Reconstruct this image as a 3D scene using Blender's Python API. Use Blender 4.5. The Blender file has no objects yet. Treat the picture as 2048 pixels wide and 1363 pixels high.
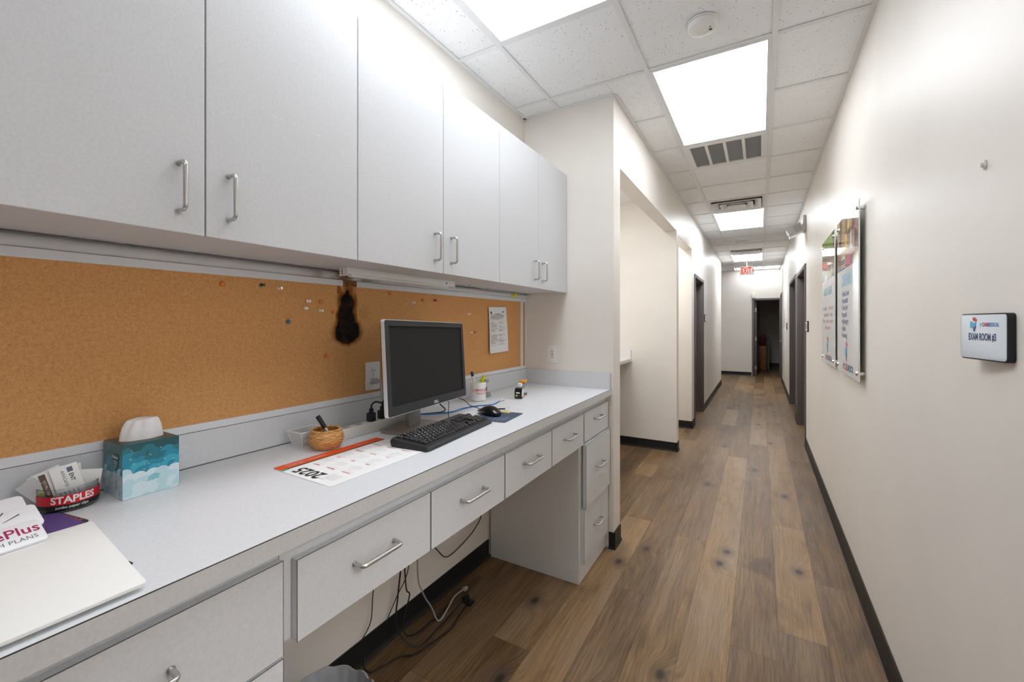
import bpy, bmesh, math, random
from mathutils import Vector, Matrix
random.seed(7)
S = bpy.context.scene
COL = S.collection
R = math.radians
H = 1.42                                    # eye height
XR, XL, XA, YE, CEIL, YEND = .454, -.80, -1.44, 2.647, 2.854, 13.19
Z0 = 1.005                                  # worktop surface

# ------------------------------------------------------------------ materials
def lin(c):
    if isinstance(c, str):
        c = [int(c[i:i+2], 16)/255 for i in (0, 2, 4)]
        c = [x/12.92 if x <= .04045 else ((x+.055)/1.055)**2.4 for x in c]
    return (c[0], c[1], c[2], 1)
def mat(name, col, rough=.5, metal=0., spec=.5, trans=0., coat=0., alpha=1., noise=0., nscale=60., bump=0., bscale=200., emit=None, es=0., ior=1.45):
    m = bpy.data.materials.new(name); m.use_nodes = True
    nt = m.node_tree; p = nt.nodes['Principled BSDF']
    p.inputs['Base Color'].default_value = lin(col)
    p.inputs['Roughness'].default_value = rough
    p.inputs['Metallic'].default_value = metal
    p.inputs['Specular IOR Level'].default_value = spec
    p.inputs['Transmission Weight'].default_value = trans
    p.inputs['Coat Weight'].default_value = coat
    p.inputs['Coat Roughness'].default_value = .04
    p.inputs['Alpha'].default_value = alpha
    p.inputs['IOR'].default_value = ior
    if emit is not None:
        p.inputs['Emission Color'].default_value = lin(emit); p.inputs['Emission Strength'].default_value = es
    if noise or bump:
        tc = nt.nodes.new('ShaderNodeTexCoord')
    if noise:
        n = nt.nodes.new('ShaderNodeTexNoise'); n.inputs['Scale'].default_value = nscale; n.inputs['Detail'].default_value = 5
        nt.links.new(tc.outputs['Object'], n.inputs['Vector'])
        r = nt.nodes.new('ShaderNodeValToRGB')
        a = lin(col)
        r.color_ramp.elements[0].position = .3; r.color_ramp.elements[1].position = .7
        r.color_ramp.elements[0].color = tuple(max(0, x*(1-noise)) for x in a[:3])+(1,)
        r.color_ramp.elements[1].color = tuple(min(1, x*(1+noise)) for x in a[:3])+(1,)
        nt.links.new(n.outputs['Fac'], r.inputs['Fac']); nt.links.new(r.outputs['Color'], p.inputs['Base Color'])
    if bump:
        n = nt.nodes.new('ShaderNodeTexNoise'); n.inputs['Scale'].default_value = bscale; n.inputs['Detail'].default_value = 3
        nt.links.new(tc.outputs['Object'], n.inputs['Vector'])
        b = nt.nodes.new('ShaderNodeBump'); b.inputs['Strength'].default_value = bump; b.inputs['Distance'].default_value = .002
        nt.links.new(n.outputs['Fac'], b.inputs['Height']); nt.links.new(b.outputs['Normal'], p.inputs['Normal'])
    return m

class NT:
    """small node helper"""
    def __init__(s, m): s.t = m.node_tree; s.p = s.t.nodes['Principled BSDF']
    def n(s, kind, **kw):
        d = s.t.nodes.new(kind)
        for k, v in kw.items(): setattr(d, k, v)
        return d
    def l(s, a, b): s.t.links.new(a, b)
    def math(s, op, a, b=None, c=None, clamp=False):
        d = s.n('ShaderNodeMath', operation=op); d.use_clamp = clamp
        for i, v in enumerate((a, b, c)):
            if v is None: continue
            if hasattr(v, 'is_linked'): s.l(v, d.inputs[i])
            else: d.inputs[i].default_value = v
        return d.outputs[0]
    def vec(s, op, a, b=None):
        d = s.n('ShaderNodeVectorMath', operation=op)
        for i, v in enumerate((a, b)):
            if v is None: continue
            if hasattr(v, 'is_linked'): s.l(v, d.inputs[i])
            else: d.inputs[i].default_value = v
        return d.outputs['Value'] if op == 'LENGTH' else d.outputs[0]
    def noise(s, vec, scale, detail=4, rough=.5, dist=0):
        d = s.n('ShaderNodeTexNoise'); d.inputs['Scale'].default_value = scale; d.inputs['Detail'].default_value = detail
        d.inputs['Roughness'].default_value = rough; d.inputs['Distortion'].default_value = dist
        s.l(vec, d.inputs['Vector']); return d.outputs['Fac']
    def ramp(s, f, *els):
        d = s.n('ShaderNodeValToRGB'); cr = d.color_ramp
        while len(cr.elements) < len(els): cr.elements.new(.5)
        for e, (p, c) in zip(cr.elements, els): e.position = p; e.color = lin(c)
        s.l(f, d.inputs['Fac']); return d.outputs['Color']
    def mix(s, f, a, b, mode='MIX'):
        d = s.n('ShaderNodeMix', data_type='RGBA', blend_type=mode)
        for k, v in (('Factor', f),):
            if hasattr(v, 'is_linked'): s.l(v, d.inputs[0])
            else: d.inputs[0].default_value = v
        for i, v in ((6, a), (7, b)):
            if hasattr(v, 'is_linked'): s.l(v, d.inputs[i])
            else: d.inputs[i].default_value = lin(v)
        return d.outputs[2]
    def bump(s, h, strength, dist=.002):
        b = s.n('ShaderNodeBump'); b.inputs['Strength'].default_value = strength; b.inputs['Distance'].default_value = dist
        s.l(h, b.inputs['Height']); s.l(b.outputs['Normal'], s.p.inputs['Normal'])
    def lt(s, v, lo, hi):      # smooth step from 1 (v<lo) to 0 (v>hi)
        d = s.n('ShaderNodeMapRange'); d.interpolation_type = 'SMOOTHSTEP'
        s.l(v, d.inputs['Value'])
        for i, x in ((1, lo), (2, hi), (3, 1.), (4, 0.)): d.inputs[i].default_value = x
        return d.outputs[0]

WALL = mat('wall_paint', (.775, .74, .69), .42, spec=.35, noise=.02, nscale=3, bump=.06, bscale=90)
LAM = mat('white_laminate', (.635, .65, .67), .42, spec=.4, noise=.045, nscale=170)
LAMD = mat('laminate_seam', '3a3632', .6)
COUNTER = mat('worktop_laminate', (.69, .705, .73), .35, spec=.45, noise=.035, nscale=150)
TRIMW = mat('white_trim', (.72, .735, .76), .5)
WHITE = mat('white_plastic', (.80, .80, .79), .35)
WHITEP = mat('white_paper', (.82, .82, .81), .7)
CARDW = mat('white_card', (.84, .835, .81), .55)
BASEB = mat('black_vinyl', (.010, .010, .010), .45)
STEEL = mat('brushed_steel', (.55, .54, .52), .32, metal=1.)
CHROME = mat('chrome', (.75, .75, .75), .1, metal=1.)
FRAME = mat('taupe_frame_paint', (.135, .115, .112), .45)
LEAF = mat('taupe_door_paint', (.16, .135, .13), .5)
BLACK = mat('black_plastic', (.012, .012, .013), .4)
BLACKG = mat('black_gloss', (.010, .010, .011), .15)
DGREY = mat('dark_grey_plastic', (.030, .031, .033), .45, spec=.3)
GREY = mat('grey_plastic', (.30, .30, .30), .4)
GRID = mat('white_grid_enamel', (.76, .77, .78), .45)
PLBLACK = mat('cable_black', (.012, .012, .012), .45)
CABGREY = mat('cable_grey', (.35, .35, .36), .45)
CABBLUE = mat('cable_blue', (.02, .17, .42), .4)
CLEAR = mat('clear_plastic', (.9, .92, .93), .06, trans=1., ior=1.3)
RED = mat('red_print', (.62, .01, .02), .4)
NAVY = mat('navy_print', (.02, .06, .20), .4)

def ceiling_tile():
    m = mat('ceiling_tile', (.85, .86, .87), .85, spec=.1); k = NT(m)
    tc = k.n('ShaderNodeTexCoord').outputs['Object']
    v = k.n('ShaderNodeTexVoronoi'); v.inputs['Scale'].default_value = 75
    k.l(tc, v.inputs['Vector'])
    sep = k.n('ShaderNodeSeparateColor'); k.l(v.outputs['Color'], sep.inputs[0])
    r = k.math('MULTIPLY', k.math('POWER', sep.outputs[0], 2.2), .25)
    hole = k.math('LESS_THAN', v.outputs['Distance'], r)
    wv = k.n('ShaderNodeMapping'); wv.inputs['Scale'].default_value = (1, 1.6, 1); k.l(tc, wv.inputs['Vector'])
    f = k.noise(wv.outputs[0], 130, 3, .6)
    fis = k.math('LESS_THAN', f, .345)
    mask = k.math('MAXIMUM', hole, k.math('MULTIPLY', fis, .45))
    base = k.ramp(k.noise(tc, 3, 3), (.3, (.83, .845, .86)), (.7, (.87, .885, .90)))
    k.l(k.mix(mask, base, (.36, .36, .36)), k.p.inputs['Base Color'])
    k.bump(k.math('SUBTRACT', 1, mask), .25, .002)
    return m
TILE = ceiling_tile()

KNOTS = [(-.18, 2.965), (-.351, 1.794), (-.732, 2.521), (-.404, 4.122), (-.21, 2.80), (.19, 2.93), (-.05, 4.75), (.17, 4.15), (-.55, 1.55), (-1.0, 1.95), (-.9, 1.45), (-.62, 2.75), (.10, 5.9), (-.35, 5.5), (-.03, 6.9), (.2, 7.7), (-1.1, 1.1), (-1.15, 3.9)]
def floor_mat():
    m = mat('oak_vinyl_plank', (.3, .2, .13), .38, spec=.4); k = NT(m)
    tc = k.n('ShaderNodeTexCoord').outputs['Object']
    tone = k.n('ShaderNodeAttribute', attribute_name='tone').outputs['Fac']
    off = k.n('ShaderNodeAttribute', attribute_name='shift').outputs['Fac']
    cmb = k.n('ShaderNodeCombineXYZ'); k.l(off, cmb.inputs[0]); k.l(k.math('MULTIPLY', off, 3.7), cmb.inputs[1]); k.l(off, cmb.inputs[2])
    p = k.vec('ADD', tc, cmb.outputs[0])
    d = None
    for x, y in KNOTS:
        e = k.vec('LENGTH', k.vec('MULTIPLY', k.vec('SUBTRACT', tc, (x, y, 0)), (1, .62, 0)))
        d = e if d is None else k.math('MINIMUM', d, e)
    kn = k.lt(d, .0, .10)
    warp = k.math('MULTIPLY', kn, .9)
    cw = k.n('ShaderNodeCombineXYZ'); k.l(k.math('MULTIPLY', warp, .06), cw.inputs[0])
    q = k.vec('ADD', p, cw.outputs[0])
    fine = k.noise(k.vec('MULTIPLY', q, (150, 5, 1)), 1, 6, .7)
    med = k.noise(k.vec('MULTIPLY', q, (20, 1.3, 1)), 1, 5, .62, .6)
    big = k.noise(k.vec('MULTIPLY', p, (4.5, 1.5, 1)), 1, 4, .6, .5)
    sx = k.n('ShaderNodeSeparateXYZ'); k.l(q, sx.inputs[0])
    ph = k.math('ADD', k.math('MULTIPLY', sx.outputs[0], 330), k.math('MULTIPLY', k.noise(k.vec('MULTIPLY', p, (5.5, 1.4, 1)), 1, 2), 46))
    ph = k.math('ADD', ph, k.math('MULTIPLY', kn, 12))
    rings = k.math('MULTIPLY_ADD', k.math('SINE', ph), .5, .5)
    f = k.math('ADD', k.math('ADD', k.math('MULTIPLY', fine, .36), k.math('MULTIPLY', med, .26)), k.math('MULTIPLY', big, .20))
    f = k.math('ADD', f, k.math('MULTIPLY', rings, .025))
    f = k.math('ADD', f, k.math('MULTIPLY', tone, .075))
    col = k.ramp(f, (.30, (.095, .052, .023)), (.42, (.215, .127, .056)), (.53, (.340, .208, .096)), (.70, (.51, .335, .165)))
    gcol = k.ramp(f, (.30, (.070, .047, .032)), (.42, (.160, .112, .076)), (.53, (.245, .178, .124)), (.70, (.37, .28, .20)))
    g = k.math('SUBTRACT', 1, k.lt(big, .40, .60))
    col = k.mix(k.math('MULTIPLY', g, .5), col, gcol)
    dk = k.lt(big, .27, .45)
    col = k.mix(k.math('MULTIPLY', dk, .45), col, (.055, .035, .024))
    core = k.lt(d, .008, .026); halo = k.lt(d, .015, .07)
    col = k.mix(k.math('MULTIPLY', halo, .5), col, (.060, .040, .030))
    col = k.mix(k.math('MULTIPLY', core, .85), col, (.020, .014, .012))
    k.l(col, k.p.inputs['Base Color'])
    k.l(k.math('MULTIPLY_ADD', fine, .22, .27), k.p.inputs['Roughness'])
    k.bump(k.math('ADD', k.math('MULTIPLY', rings, .12), k.math('MULTIPLY', fine, 1.3)), .5, .002)
    return m
FLOOR = floor_mat()
GAP = mat('plank_gap', (.06, .040, .026), .8)

def cork_mat():
    m = mat('cork', (.45, .27, .11), .85, spec=.15); k = NT(m)
    tc = k.n('ShaderNodeTexCoord').outputs['Object']
    a = k.noise(k.vec('MULTIPLY', tc, (1, 1, 1.5)), 330, 4, .75)
    b = k.noise(tc, 120, 3, .6)
    f = k.math('ADD', k.math('MULTIPLY', a, .7), k.math('MULTIPLY', b, .3))
    col = k.ramp(f, (.33, (.44, .20, .070)), (.45, (.60, .305, .115)), (.56, (.68, .365, .150)), (.70, (.80, .48, .23)))
    # heat scorch beneath the lamp: black core with a brown rim, its own shape on the board
    d = None
    ell = [(1.145, 1.388, .060, .046), (1.140, 1.372, .052, .034), (1.138, 1.43, .040, .05), (1.138, 1.47, .033, .05), (1.142, 1.500, .035, .040), (1.143, 1.530, .010, .022), (1.128, 1.45, .03, .05)]
    tn = k.n('ShaderNodeTexNoise'); tn.inputs['Scale'].default_value = 36; tn.inputs['Detail'].default_value = 5
    k.l(tc, tn.inputs['Vector'])
    tcd = k.vec('ADD', tc, k.vec('MULTIPLY', k.vec('SUBTRACT', tn.outputs['Color'], (.5, .5, .5)), (0, .020, .020)))
    def dist(src, els):
        d = None
        for y, z, ry, rz in els:
            e = k.vec('LENGTH', k.vec('MULTIPLY', k.vec('SUBTRACT', src, (0, y, z)), (0, 1/ry, 1/rz)))
            d = e if d is None else k.math('SMOOTH_MIN', d, e, .25)
        return d
    d = dist(tcd, ell)
    h = dist(tcd, [(1.103, 1.553, .010, .030), (1.115, 1.525, .010, .030), (1.181, 1.49, .011, .075), (1.180, 1.435, .013, .03), (1.142, 1.50, .050, .06), (1.150, 1.56, .026, .05), (1.10, 1.45, .012, .03)])
    big = dist(tcd, [(1.225, 1.46, .045, .05)])
    col = k.mix(k.math('MULTIPLY', k.lt(big, .2, 1.), .22), col, (.30, .17, .03))
    col = k.mix(k.math('MULTIPLY', k.lt(h, .5, 1.25), .85), col, (.22, .075, .006))
    col = k.mix(k.math('MULTIPLY', k.lt(d, .98, 1.42), .85), col, (.17, .058, .006))
    blk = k.ramp(k.noise(tc, 40, 4), (.35, (.003, .004, .005)), (.7, (.022, .014, .010)))
    col = k.mix(k.math('MULTIPLY', k.lt(d, .90, 1.04), k.math('ADD', .80, k.math('MULTIPLY', k.noise(tc, 22, 3), .4), clamp=True)), col, blk)
    k.l(col, k.p.inputs['Base Color'])
    k.bump(a, .35, .001)
    return m
CORK = cork_mat()
CORK_FRAME_BURN = mat('scorched_trim', (.20, .085, .02), .7, noise=.7, nscale=70)

PRINT = [mat('print_teal_%d' % i, c, .3, coat=.15) for i, c in enumerate(((.010, .080, .090), (.010, .145, .185), (.008, .22, .33), (.035, .33, .46), (.22, .52, .62), (.46, .66, .72), (.60, .74, .78)))]+[mat('print_gold', (.70, .58, .40), .3)]
def screen_mat():
    m = mat('monitor_screen', (.020, .0195, .019), .55, spec=.12); return m
SCREEN = screen_mat()

def wicker_mat():
    m = mat('wicker', (.55, .27, .08), .45); k = NT(m)
    tc = k.n('ShaderNodeTexCoord').outputs['Object']
    f = k.noise(k.vec('MULTIPLY', tc, (60, 60, 240)), 1, 4, .6)
    k.l(k.ramp(f, (.3, (.30, .12, .03)), (.5, (.56, .28, .085)), (.7, (.74, .44, .18))), k.p.inputs['Base Color'])
    return m
WICKER = wicker_mat()

# ------------------------------------------------------------------ geometry helper
def basis(o, r, u):
    r = Vector(r).normalized(); u = Vector(u).normalized(); n = r.cross(u)
    M = Matrix((r, u, n)).transposed().to_4x4(); M.translation = Vector(o); return M
def onR(y, z, x): return basis((x, y, z), (0, -1, 0), (0, 0, 1))     # on the right wall, read from the corridor
def onL(y, z, x): return basis((x, y, z), (0, 1, 0), (0, 0, 1))      # on the left wall
def spline(pts, n=8):
    P = [Vector(p) for p in pts]; out = []
    for i in range(len(P)-1):
        p0, p1, p2, p3 = P[max(i-1, 0)], P[i], P[i+1], P[min(i+2, len(P)-1)]
        for k in range(n):
            t = k/n
            out.append(.5*((2*p1)+(p2-p0)*t+(2*p0-5*p1+4*p2-p3)*t*t+(3*p1-p0-3*p2+p3)*t**3))
    out.append(P[-1]); return out
def rrect(w, h, r, n=5, ox=0, oy=0):
    out = []
    for cx, cy, a in ((w/2-r, h/2-r, 0), (-w/2+r, h/2-r, 90), (-w/2+r, -h/2+r, 180), (w/2-r, -h/2+r, 270)):
        for k in range(n+1):
            t = R(a+90*k/n); out.append((ox+cx+r*math.cos(t), oy+cy+r*math.sin(t)))
    return out
def ell(cx, cy, rx, ry, n=24): return [(cx+rx*math.cos(2*math.pi*k/n), cy+ry*math.sin(2*math.pi*k/n)) for k in range(n)]
ORG = {}
class G:
    def __init__(s): s.bm = bmesh.new()
    def add(s, tmp, m=0, M=None, keep=False):
        if M is not None: bmesh.ops.transform(tmp, matrix=M, verts=tmp.verts)
        if not keep:
            for f in tmp.faces: f.material_index = m
        me = bpy.data.meshes.new('t'); tmp.to_mesh(me); tmp.free()
        s.bm.from_mesh(me); bpy.data.meshes.remove(me); return s
    def box(s, x0, x1, y0, y1, z0, z1, m=0, bev=0, seg=2, M=None):
        t = bmesh.new(); bmesh.ops.create_cube(t, size=1)
        bmesh.ops.transform(t, matrix=Matrix.Translation(((x0+x1)/2, (y0+y1)/2, (z0+z1)/2)) @ Matrix.Diagonal((x1-x0, y1-y0, z1-z0, 1)), verts=t.verts)
        if bev: bmesh.ops.bevel(t, geom=t.edges[:], offset=bev, segments=seg, affect='EDGES', profile=.5)
        return s.add(t, m, M)
    def quad(s, pts, m=0, M=None):
        t = bmesh.new(); t.faces.new([t.verts.new(p) for p in pts]); return s.add(t, m, M)
    def prism(s, poly, z0, z1, m=0, M=None, bev=0):
        t = bmesh.new(); n = len(poly)
        a = [t.verts.new((x, y, z0)) for x, y in poly]; b = [t.verts.new((x, y, z1)) for x, y in poly]
        t.faces.new(a[::-1]); top = t.faces.new(b)
        for i in range(n): t.faces.new((a[i], a[(i+1) % n], b[(i+1) % n], b[i]))
        if bev: bmesh.ops.bevel(t, geom=list(top.edges), offset=bev, segments=2, affect='EDGES', profile=.5)
        bmesh.ops.recalc_face_normals(t, faces=t.faces[:])
        return s.add(t, m, M)
    def flat(s, poly, z=0, m=0, M=None):
        t = bmesh.new(); t.faces.new([t.verts.new((x, y, z)) for x, y in poly]); return s.add(t, m, M)
    def loft(s, rings, m=0, M=None, cap=True, closed=True):
        t = bmesh.new(); V = [[t.verts.new(p) for p in r] for r in rings]; n = len(V[0])
        for a, b in zip(V, V[1:]):
            for i in range(n if closed else n-1): t.faces.new((a[i], a[(i+1) % n], b[(i+1) % n], b[i]))
        if cap:
            t.faces.new(V[0][::-1]); t.faces.new(V[-1])
        bmesh.ops.recalc_face_normals(t, faces=t.faces[:])
        return s.add(t, m, M)
    def lathe(s, prof, c=(0, 0, 0), m=0, seg=40, M=None, cap=True):
        return s.loft([[(c[0]+r*math.cos(2*math.pi*i/seg), c[1]+r*math.sin(2*math.pi*i/seg), c[2]+z) for i in range(seg)] for r, z in prof], m, M, cap)
    def tube(s, pts, r, m=0, seg=10, M=None):
        P = [Vector(p) for p in pts]; rings = []; u = None
        for i, p in enumerate(P):
            d = (P[min(i+1, len(P)-1)]-P[max(i-1, 0)])
            if d.length < 1e-9: continue
            d.normalize()
            if u is None:
                u = d.orthogonal().normalized()
            else:
                u = (u-d*u.dot(d)); u = u.normalized() if u.length > 1e-6 else d.orthogonal().normalized()
            w = d.cross(u); rr = r[i] if isinstance(r, (list, tuple)) else r
            rings.append([p+rr*(math.cos(2*math.pi*k/seg)*u+math.sin(2*math.pi*k/seg)*w) for k in range(seg)])
        return s.loft(rings, m, M)
    def cyl(s, p0, p1, r0, r1=None, m=0, seg=28, M=None):
        return s.tube([p0, p1], [r0, r0 if r1 is None else r1], m, seg, M)
    def text(s, body, size, M, m=0, bold=0., sx=1., align='CENTER', space=1., line=1., wrap=None, ext=0., shear=0.):
        cu = bpy.data.curves.new('txt', 'FONT'); cu.body = body; cu.size = size; cu.align_x = align; cu.align_y = 'CENTER'
        cu.offset = bold*size; cu.space_character = space; cu.space_line = line; cu.resolution_u = 3; cu.extrude = ext; cu.shear = shear
        o = bpy.data.objects.new('txt', cu); COL.objects.link(o)
        dg = bpy.context.evaluated_depsgraph_get()
        me = bpy.data.meshes.new_from_object(o.evaluated_get(dg))
        bpy.data.objects.remove(o); bpy.data.curves.remove(cu)
        t = bmesh.new(); t.from_mesh(me); bpy.data.meshes.remove(me)
        for v in t.verts: v.co.x *= sx
        if wrap:
            for v in t.verts:
                a = v.co.x/wrap; v.co = Vector((wrap*math.sin(a), v.co.y, wrap*math.cos(a)-wrap+v.co.z))
        return s.add(t, m, M)
    def mesh(s, name, mats, org=(0, 0, 0), smooth=True):
        me = bpy.data.meshes.new(name)
        bmesh.ops.translate(s.bm, vec=-Vector(org), verts=s.bm.verts)
        s.bm.to_mesh(me); s.bm.free()
        for x in (mats if isinstance(mats, (list, tuple)) else [mats]): me.materials.append(x)
        if smooth:
            me.polygons.foreach_set('use_smooth', [True]*len(me.polygons)); me.set_sharp_from_angle(angle=R(32))
        return me
    def part(s, name, mats, parent, label=None):
        org = ORG[parent.name]
        o = bpy.data.objects.new(name, s.mesh(name, mats, org)); COL.objects.link(o); o.parent = parent
        ORG[o.name] = org
        if label: o['label'] = label
        return o
    def thing(s, name, mats, label, cat, group=None, loc=None, kind=None):
        if loc is None:
            vs = [v.co for v in s.bm.verts]
            loc = (sum(v.x for v in vs)/len(vs), sum(v.y for v in vs)/len(vs), min(v.z for v in vs))
        o = bpy.data.objects.new(name, s.mesh(name, mats, loc)); COL.objects.link(o); o.location = loc
        ORG[o.name] = Vector(loc); tag(o, label, cat, group, kind); return o
def tag(o, label, cat, group=None, kind=None):
    if label: o['label'] = label
    if cat: o['category'] = cat
    if group: o['group'] = group
    if kind: o['kind'] = kind
def thing(name, label, cat, loc, group=None):
    o = bpy.data.objects.new(name, None); COL.objects.link(o); o.location = loc; o.empty_display_size = .05
    ORG[o.name] = Vector(loc); tag(o, label, cat, group); return o
def struct(name, g, mats, label, cat, loc=(0, 0, 0)):
    return g.thing(name, mats, label, cat, loc=loc, kind='structure')

# ------------------------------------------------------------------ setting
# floor: one mesh of planks
def make_floor():
    bm = bmesh.new(); W = .187; X1 = .257+4*W; L = 1.213; tones = []; shifts = []
    joint = {4: 2.32, 3: 2.851, 5: 2.115, 6: 2.692, 7: 3.033, 8: 2.278, 9: 1.94}
    y0, y1 = -2.3, 17.2
    for r in range(0, 21):
        xa = X1-(r+1)*W; xb = xa+W
        j = joint.get(r, random.uniform(1, 2.2)); ys = j-L*math.ceil((j-y0)/L); nxt = ys
        while nxt < y1:
            ys = nxt; nxt = ys+L*(2 if (r == 5 and abs(ys-2.115) < .1) or (r == 8 and abs(ys-2.278) < .1) or random.random() < .18 else 1)
            a, b = max(ys, y0), min(nxt, y1)
            if b-a > .01:
                g = .0006
                bm.faces.new([bm.verts.new(p) for p in ((xa+g, a+g, 0), (xb-g, a+g, 0), (xb-g, b-g, 0), (xa+g, b-g, 0))])
                tones.append(random.uniform(-1, 1)); shifts.append(random.uniform(0, 60))
    n = len(bm.faces)
    vs = [bm.verts.new(p) for p in ((X1-21*W, y0, -.0012), (X1, y0, -.0012), (X1, y1, -.0012), (X1-21*W, y1, -.0012))]
    f = bm.faces.new(vs); f.material_index = 1
    me = bpy.data.meshes.new('floor'); bm.to_mesh(me); bm.free()
    me.materials.append(FLOOR); me.materials.append(GAP)
    a = me.attributes.new('tone', 'FLOAT', 'FACE'); a.data.foreach_set('value', tones+[0])
    a = me.attributes.new('shift', 'FLOAT', 'FACE'); a.data.foreach_set('value', shifts+[0])
    o = bpy.data.objects.new('floor', me); COL.objects.link(o); tag(o, 'oak plank vinyl floor running down the corridor', 'floor', kind='structure')
make_floor()

# walls
g = G(); g.box(XA-.12, XA, -2.3, YE, 0, CEIL+.1)
struct('wall_left', g, WALL, 'beige wall at the back of the desk alcove', 'wall')
g = G(); NB = -2.0; NH, NT2 = 2.44, 2.415        # nook back plane, header heights
WT = .125
g.box(NB, XL, YE, 2.789, 0, CEIL+.1)
g.box(XL-WT, XL, 2.789, 4.985, NH, CEIL+.1)
g.box(NB, XL, 4.985, 5.11, 0, CEIL+.1)
g.box(XL-WT, XL, 5.11, 6.18, NT2, CEIL+.1)
g.box(NB, XL, 6.18, 6.305, 0, CEIL+.1)
g.box(XL-WT, XL, 6.305, 6.46, 0, CEIL+.1)
g.box(XL-WT, XL, 6.46, 7.47, 2.075, CEIL+.1)
g.box(XL-WT, XL, 7.47, 11.15, 0, CEIL+.1)
g.box(-2.6, XL-WT, 11.03, 11.15, 0, CEIL+.1)
g.box(NB-.1, NB, YE, 8.2, 0, CEIL+.1)
g.box(NB, XL-WT, 8.0, 8.2, 0, CEIL+.1)
struct('wall_corridor_left', g, WALL, 'beige corridor wall left, with two cased openings and a doorway', 'wall')
g = G(); D = [(.10, 1.10, 2.06), (5.95, 7.22, 2.06), (7.5, 9.0, 2.09), (12.2, 13.05, 2.12)]
y = -2.3
for a, b, h in D:
    g.box(XR, XR+.13, y, a+.04, 0, CEIL+.1); g.box(XR, XR+.13, a+.04, b-.04, h+.01, CEIL+.1); y = b-.04
g.box(XR, XR+.13, y, YEND, 0, CEIL+.1)
struct('wall_right', g, WALL, 'long beige corridor wall on the right', 'wall')
g = G(); g.box(-2.6, -.16, YEND, YEND+.13, 0, CEIL+.1); g.box(-.16, .44, YEND, YEND+.13, 2.045, CEIL+.1); g.box(.44, 1.0, YEND, YEND+.13, 0, CEIL+.1)
struct('wall_end', g, WALL, 'beige wall across the far end of the corridor', 'wall')
g = G(); g.box(XR+.13, 3.2, -1.12, -1.0, 0, CEIL+.1); g.box(XR+.13, 3.2, 2.4, 2.52, 0, CEIL+.1); g.box(3.2, 3.32, -1.12, 2.52, 0, CEIL+.1)
struct('wall_exam_room', g, WALL, 'walls of the unseen exam room, added for the light through its doorway', 'wall')  # unseen room, added so its light comes through the doorway
g = G(); g.box(XR+.131, 3.2, -1.0, 2.4, -.02, -.0002); g.box(1.004, 3.2, -1.0, 2.4, -.02, 0)
struct('floor_exam_room', g, FLOOR, 'wood floor of the unseen added exam room', 'floor')
g = G(); g.box(-1.6, .6, -2.42, -2.3, 0, CEIL+.1)
struct('wall_front', g, WALL, 'beige wall behind the camera', 'wall')
g = G(); g.box(-2.72, -2.6, 11.03, YEND+.13, 0, CEIL+.1)
struct('wall_side_hall', g, WALL, 'beige wall closing the side hall', 'wall')
g = G(); g.box(-1.0, 1.0, 16.6, 16.72, 0, CEIL); g.box(-1.12, -1.0, YEND+.13, 16.72, 0, CEIL); g.box(1.0, 1.12, YEND, 16.72, 0, CEIL)
g.box(-1.0, 1.0, 16.585, 16.6, .87, .98, 1)
struct('wall_far_room', g, [WALL, TRIMW], 'walls of the dim room beyond the far doorway', 'wall')

# baseboards: vinyl cove base, profile swept along a wall run
def baseboard(name, runs, label):
    g = G(); h = .102
    for (x0, y0), (x1, y1), (nx, ny) in runs:
        prof = [(0, 0), (.016, 0), (.014, .004), (.008, .014), (.006, .022), (.006, h), (0, h)]
        g.loft([[(x+nx*a, y+ny*a, z) for a, z in prof] for x, y in ((x0, y0), (x1, y1))])
    return struct(name, g, BASEB, label, 'baseboard')
baseboard('baseboard_left', [((XA, .53), (XA, 2.183), (1, 0))], 'black cove base along the wall under the desk')
baseboard('baseboard_partition', [((-.83, YE), (XL+.012, YE), (0, -1)), ((XL, YE-.012), (XL, 2.789), (1, 0))], 'black cove base wrapping the partition end beside the drawers')
baseboard('baseboard_nook', [((NB, 4.985), (XL+.012, 4.985), (0, -1)), ((XL, 4.973), (XL, 5.11), (1, 0))], 'black cove base of the bright nook wall')
baseboard('baseboard_corridor_left', [((NB, 6.18), (XL+.012, 6.18), (0, -1)), ((XL, 6.168), (XL, 6.43), (1, 0)), ((XL, 7.5), (XL, 11.15), (1, 0))], 'black cove base along the left corridor wall')
baseboard('baseboard_right', [((XR, -2.3), (XR, .09), (-1, 0)), ((XR, 1.11), (XR, 5.94), (-1, 0)), ((XR, 7.23), (XR, 7.49), (-1, 0)), ((XR, 9.01), (XR, 12.19), (-1, 0))], 'black cove base along the right corridor wall')
baseboard('baseboard_end', [((-2.6, YEND), (-.21, YEND), (0, -1)), ((-1, 16.6), (1, 16.6), (0, -1))], 'black cove base on the far end wall')

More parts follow.
